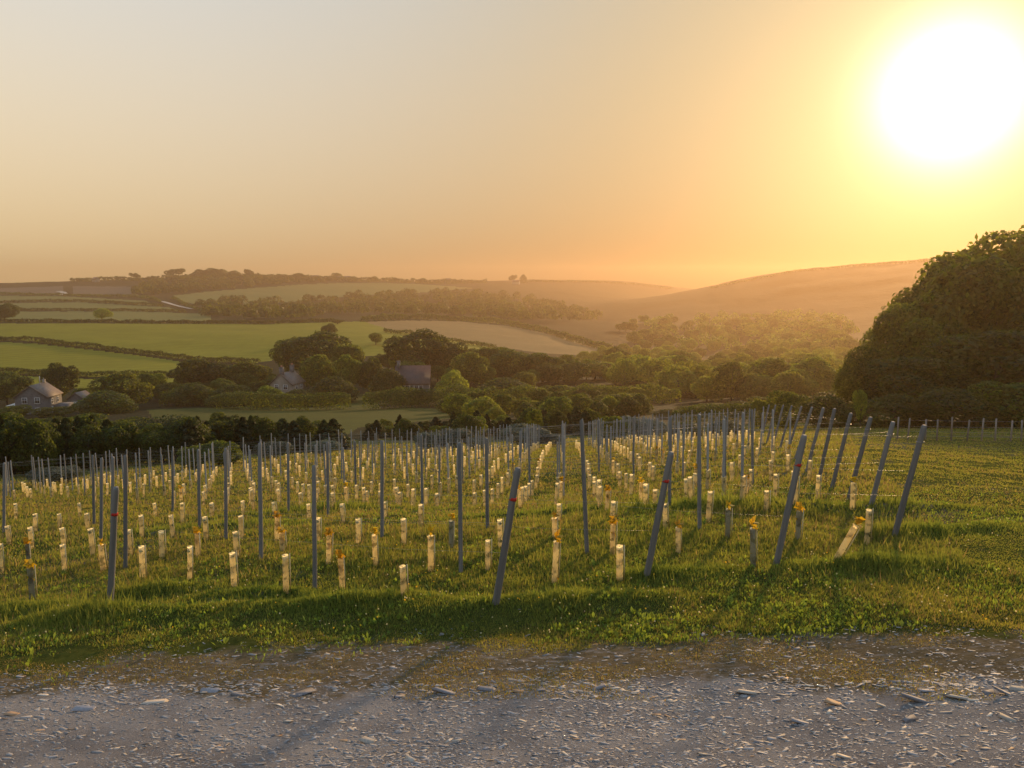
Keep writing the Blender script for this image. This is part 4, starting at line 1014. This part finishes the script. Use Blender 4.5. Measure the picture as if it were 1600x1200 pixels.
# ------------------------------------------------------------------ grass, weeds, stones
def blade_mat():
    m, N, L = new_mat('grass_blades')
    col = attr(N, 'col').outputs['Color']
    tcol = mixc(N, L, 1.0, col, (1.5, 1.4, .75), 'MULTIPLY')
    surf(N, L, col, .6, None, .15, transl=.55, tcol=tcol)
blade_mat()
def ground_zone(x, y, z):
    """0 gravel .. 1 grass"""
    px, py = pix(x, np.maximum(y, .5), z)
    e = np.interp(px, [0, 300, 600, 900, 1200, 1600], [1050, 1033, 1020, 1015, 1002, 992])
    return np.where(y < 5, 0, np.clip((e + 14 - py) / 40 + 2.0 * fbm(x, y, 1.2, 77), 0, 1)), px, py
def blades(n, rmin, rmax, seed):
    g = np.random.default_rng(seed)
    r = np.exp(g.uniform(math.log(rmin), math.log(rmax), n)); a = g.uniform(-.72, .72, n)
    x, y = r * np.sin(a), r * np.cos(a); z = H(x, y); zone, px, py = ground_zone(x, y, z)
    clump = np.clip(fbm(x, y, .8, 51) * 1.6 + .5, 0, 1); lush = np.clip(fbm(x, y, 3.0, 52) * 1.8 + .5, 0, 1)
    keep = (g.random(n) < np.maximum(zone * (.5 + .5 * clump), np.where((py < 1096) & (y > 5), .85 * (clump > .40), 0))); mown = (px > np.interp(py, [690, 760, 840, 1000], [1330, 1400, 1490, 1560])) & (py < 900)
    x, y, z, r, clump, lush, mown, px, py = (q[keep] for q in (x, y, z, r, clump, lush, mown, px, py)); n = len(x)
    mh = np.zeros(n)
    for mx, my, A, B, h in MOUND_W: mh = np.maximum(mh, np.exp(-(((x - mx) / (A * 1.1)) ** 2 + ((y - my) / (B * 1.3)) ** 2)))
    hgt = (.04 + .085 * clump * g.uniform(.3, 1.3, n)) * (1 + .9 * mh) * np.where(mown, .5, 1.0) * (1 + .012 * np.clip(r - 14, 0, 40))
    zk = zone[keep]; tall = g.random(n) < .04; hgt *= np.where(tall & ~mown, 2.2, 1.0); hgt *= np.clip((r - 7.5) / 6, .45, 1) * np.where(zk < .5, .45, 1)
    wid = np.maximum(.0072, r * .00080) * g.uniform(.7, 1.4, n)
    az = g.uniform(0, 6.283, n); lean = g.uniform(.05, .6, n) * hgt; la = g.uniform(0, 6.283, n)
    dx, dy = np.cos(az) * wid, np.sin(az) * wid
    b = np.stack([x, y, z - .01], 1)
    v0 = b + np.stack([-dx, -dy, 0 * dx], 1); v1 = b + np.stack([dx, dy, 0 * dx], 1)
    v2 = b + np.stack([np.cos(la) * lean, np.sin(la) * lean, hgt], 1)
    dry = (g.random(n) < np.where(zk < .5, .72, .07 + .20 * (1 - lush) + .16 * np.clip((r - 13) / 6, 0, 1) * ~mown)) & (mh < .3)
    t = np.clip(g.normal(.5, .25, n), 0, 1)[:, None]
    lushc = (.5 * mh + .5 * lush)[:, None]
    green = (np.array([.14, .142, .032]) * (1 - t) + np.array([.26, .25, .062]) * t) * (1 - lushc) + (np.array([.088, .132, .028]) * (1 - t) + np.array([.185, .23, .052]) * t) * lushc
    col = np.where(dry[:, None], np.array([.22, .17, .085]) * (.6 + .7 * t), green)
    V_ = np.stack([v0, v1, v2], 1).reshape(-1, 3)
    return V_, np.repeat(col, 3, 0)
Va, Ca = blades(620000, 7.6, 17, 1); Vb, Cb = blades(330000, 17, 78, 2)
me = polys_np('grass', np.concatenate([Va, Vb]), 3, MATS['grass_blades'], colors=np.concatenate([Ca, Cb]))
link('grass', me, label='rough grass growing between the vine rows and on the headland', cat='grass', kind='stuff')

def weeds(n, seed):
    """broad upright leaves (dock, plantain, clover) in loose rosettes"""
    g = np.random.default_rng(seed); Vs, Cs = [], []
    r = np.exp(g.uniform(math.log(9.3), math.log(22), n * 4)); a = g.uniform(-.70, .70, n * 4); x, y = r * np.sin(a), r * np.cos(a); z = H(x, y)
    zone, px, py = ground_zone(x, y, z)
    k = (g.random(n * 4) < zone * np.clip(fbm(x, y, 1.5, 91) * 3.0 + .45, 0, 1) * np.where((px > 850) & (py > 890), 1.0, .5)); x, y, z, r = x[k][:n], y[k][:n], z[k][:n], r[k][:n]
    for i in range(len(x)):
        m = g.integers(2, 6); big = g.random() < .12; s = g.uniform(.035, .07) * (1.7 if big else 1)
        for q in range(m):
            az = g.uniform(0, 6.283); tilt = g.uniform(.1, .8); d = np.array([math.cos(az) * math.sin(tilt), math.sin(az) * math.sin(tilt), math.cos(tilt)])
            sd = np.array([-math.sin(az), math.cos(az), 0]) * s * g.uniform(.13, .24); b = np.array([x[i], y[i], z[i] + .01]) + np.array([g.normal(0, .03), g.normal(0, .03), 0])
            L_ = s * g.uniform(.7, 1.3); Vs += [b, b + d * L_ * .55 + sd, b + d * L_ - np.array([0, 0, L_ * .12]), b + d * L_ * .55 - sd]
            c = np.array([.14, .19, .035]) * g.uniform(.6, 1.5); Cs += [c] * 4
    V_ = np.array(Vs); return polys_np('weeds', V_, 4, MATS['grass_blades'], colors=np.array(Cs))
link('weeds', weeds(13000, 3), label='broad-leaved weeds and clover scattered through the near grass', cat='weeds', kind='stuff')
def blossoms(n, seed):
    g = np.random.default_rng(seed); Vs, Cs = [], []
    r = np.exp(g.uniform(math.log(9.6), math.log(24), n)); a = g.uniform(-.68, .68, n); x, y = r * np.sin(a), r * np.cos(a); z = H(x, y); zone, px, py = ground_zone(x, y, z)
    for i in np.nonzero(zone > .8)[0]:
        if fbm(x[i:i+1], y[i:i+1], 2.5, 17)[0] < .0: continue
        c = np.array([x[i], y[i], z[i] + g.uniform(.05, .12)]); s = g.uniform(.008, .014)
        for k in range(3):
            u = g.normal(0, 1, 3); u /= np.linalg.norm(u); w = np.cross(u, g.normal(0, 1, 3)); w /= np.linalg.norm(w)
            Vs += [c - u * s, c - w * s, c + u * s, c + w * s]; Cs += [np.array([.62, .58, .45]) if i % 5 else np.array([.7, .5, .05])] * 4
    return polys_np('clover_flowers', np.array(Vs), 4, MATS['grass_blades'], colors=np.array(Cs))
link('clover_flowers', blossoms(1500, 4), label='tiny pale clover heads dotted in the near grass', cat='flowers', kind='stuff')

# ---- stones
def stone_mat():
    m, N, L = new_mat('slate_chips'); f = noise(N, L, 45, 5, .7); col = attr(N, 'col').outputs['Color']
    c2 = mixc(N, L, .5, col, ramp(N, L, f, [(.3, (.35, .35, .35)), (.7, (.75, .75, .75))]), 'OVERLAY')
    surf(N, L, c2, .75, bump(N, L, f, .6, .006), .3)
stone_mat()
def stone_verts(g, n, sx, sy, sz):
    """n angular flat chips: 8 corners each, jittered"""
    base = np.array([(-1, -1, -1), (1, -1, -1), (1, 1, -1), (-1, 1, -1), (-1, -1, 1), (1, -1, 1), (1, 1, 1), (-1, 1, 1)], float)
    v = base[None] * (1 + g.uniform(-.45, .25, (n, 8, 3))); v[:, :, 0] *= sx[:, None]; v[:, :, 1] *= sy[:, None]; v[:, :, 2] *= sz[:, None]
    rz, rx = g.normal(0, .45, n), g.normal(0, .16, n); ry = g.normal(0, .13, n)
    x, y, z = v[..., 0].copy(), v[..., 1].copy(), v[..., 2].copy()
    y, z = y * np.cos(rx)[:, None] - z * np.sin(rx)[:, None], y * np.sin(rx)[:, None] + z * np.cos(rx)[:, None]
    x, z = x * np.cos(ry)[:, None] + z * np.sin(ry)[:, None], -x * np.sin(ry)[:, None] + z * np.cos(ry)[:, None]
    x, y = x * np.cos(rz)[:, None] - y * np.sin(rz)[:, None], x * np.sin(rz)[:, None] + y * np.cos(rz)[:, None]
    return np.stack([x, y, z], -1)
SF = np.array([(3, 2, 1, 0), (4, 5, 6, 7), (0, 1, 5, 4), (1, 2, 6, 5), (2, 3, 7, 6), (3, 0, 4, 7)])
def stone_cols(g, n, pale=.25):
    t = g.random(n)[:, None]; base = np.array([.15, .145, .15]) * (1 - t) + np.array([.32, .30, .29]) * t
    p = g.random(n); base = np.where((p < pale)[:, None], np.array([.42, .37, .31]) * g.uniform(.6, 1.2, (n, 1)), base)
    base = np.where(((p > pale) & (p < pale + .03))[:, None], np.array([.34, .22, .13]) * g.uniform(.6, 1.2, (n, 1)), base); return base
def gravel(n, seed):
    g = np.random.default_rng(seed); r = 4.4 * np.exp(g.uniform(0, math.log(10.6 / 4.4), n)); a = g.uniform(-.78, .78, n); x, y = r * np.sin(a), r * np.cos(a); z = H(x, y)
    zone, px, py = ground_zone(x, y, z)
    band = np.exp(-((py - (1078 - .006 * px)) / 14) ** 2)
    edge = np.interp(px, [0, 1600], [1090, 1066]); dens = np.where(py > edge, 1.0, .55) * (1 - zone * .97) + .6 * band
    k = g.random(n) < dens * np.clip(.55 + fbm(x, y, .9, 63), .1, 1); x, y, z, r, band = x[k], y[k], z[k], r[k], band[k]; n = len(x)
    s = g.lognormal(-4.85, .52, n) * (1 + .7 * band * g.random(n)); s = np.clip(s, .003, .026)
    v = stone_verts(g, n, s * g.uniform(1.0, 2.2, n), s * g.uniform(.35, .7, n), s * g.uniform(.08, .24, n)) + np.stack([x, y, z + s * .12], -1)[:, None]
    loops = (SF[None] + (np.arange(n) * 8)[:, None, None]).reshape(-1)
    me = mesh_np('gravel', v.reshape(-1, 3), loops, np.arange(n * 6) * 4, np.full(n * 6, 4), MATS['slate_chips'], colors=np.repeat(stone_cols(g, n, .10), 8, 0))
    link('gravel', me, label='grey slate gravel of the foreground track', cat='gravel', kind='stuff')
gravel(95000, 5)
# slates big enough to pick out: (x, y, width px, pale)
SLATES = [(470,1085,46,0),(372,1086,24,0),(330,1080,34,0),(625,1089,22,0),(695,1083,44,0),(760,1079,34,0),(810,1081,20,1),(843,1079,22,0),(920,1083,18,1),(935,1077,30,0),(970,1080,16,1),(1000,1079,24,0),(1012,1091,12,1),(1042,1090,16,1),(1046,1095,14,1),(1170,1083,40,1),(1212,1095,18,0),(1303,1101,34,1),(1236,1082,20,0),(1430,1096,44,0),(1495,1091,36,1),(1520,1095,22,1),(1570,1085,36,0),(1590,1078,30,1),(1545,1084,24,0),(1450,1080,26,0),(1250,1130,34,0),(1378,1104,18,1),(1574,1124,32,1),(1412,1138,16,1),(1297,1141,10,1),(1420,1126,26,0),(1320,1184,26,1),(1100,1180,22,1),(1027,1118,18,1),(850,1135,14,1),(715,1158,20,1),(790,1142,10,1),(575,1160,30,1),(640,1187,28,1),(450,1128,18,1),(300,1190,14,1),(180,1170,14,1),(20,1116,24,1),(30,1127,16,1),(240,1098,40,1),(130,1110,30,0),(560,1115,16,1),(895,1145,20,0),(990,1107,12,1),(1540,1170,18,0),(760,1170,16,0),(385,1178,16,0),(1190,1160,24,0)]
_g = np.random.default_rng(77)
CNT = [0, 0]
for i, (px, py, w, pale) in enumerate(sorted(SLATES)):
    q = at(px, py, H); s = w / F_PX * math.hypot(q[0], q[1]) / 2 * .85
    v = stone_verts(_g, 1, np.array([s]), np.array([s * _g.uniform(.3, .55)]), np.array([s * _g.uniform(.06, .14)]))[0]
    v -= v[:, 2].min() * np.array([0, 0, 1]) * .6
    c = np.array([.34, .295, .245]) * _g.uniform(.7, 1.15) if pale else np.array([.20, .19, .20]) * _g.uniform(.7, 1.2)
    if pale and i % 5 == 0: c = np.array([.30, .19, .11])
    CNT[pale] += 1; side = 'left third' if px < 533 else 'middle third' if px < 1066 else 'right third'
    me = faces_mesh('slate', v, [tuple(f) for f in SF], MATS['slate_chips'], colors=np.repeat(c[None], 8, 0))
    link('slate', me, None, (q[0], q[1], q[2] - .002), '%s flat slate on the gravel, %s from the left of its colour' % ('pale' if pale else 'dark grey', ordinal(CNT[pale] - 1)), 'stone', '%s slates, %s' % ('pale' if pale else 'dark', side))
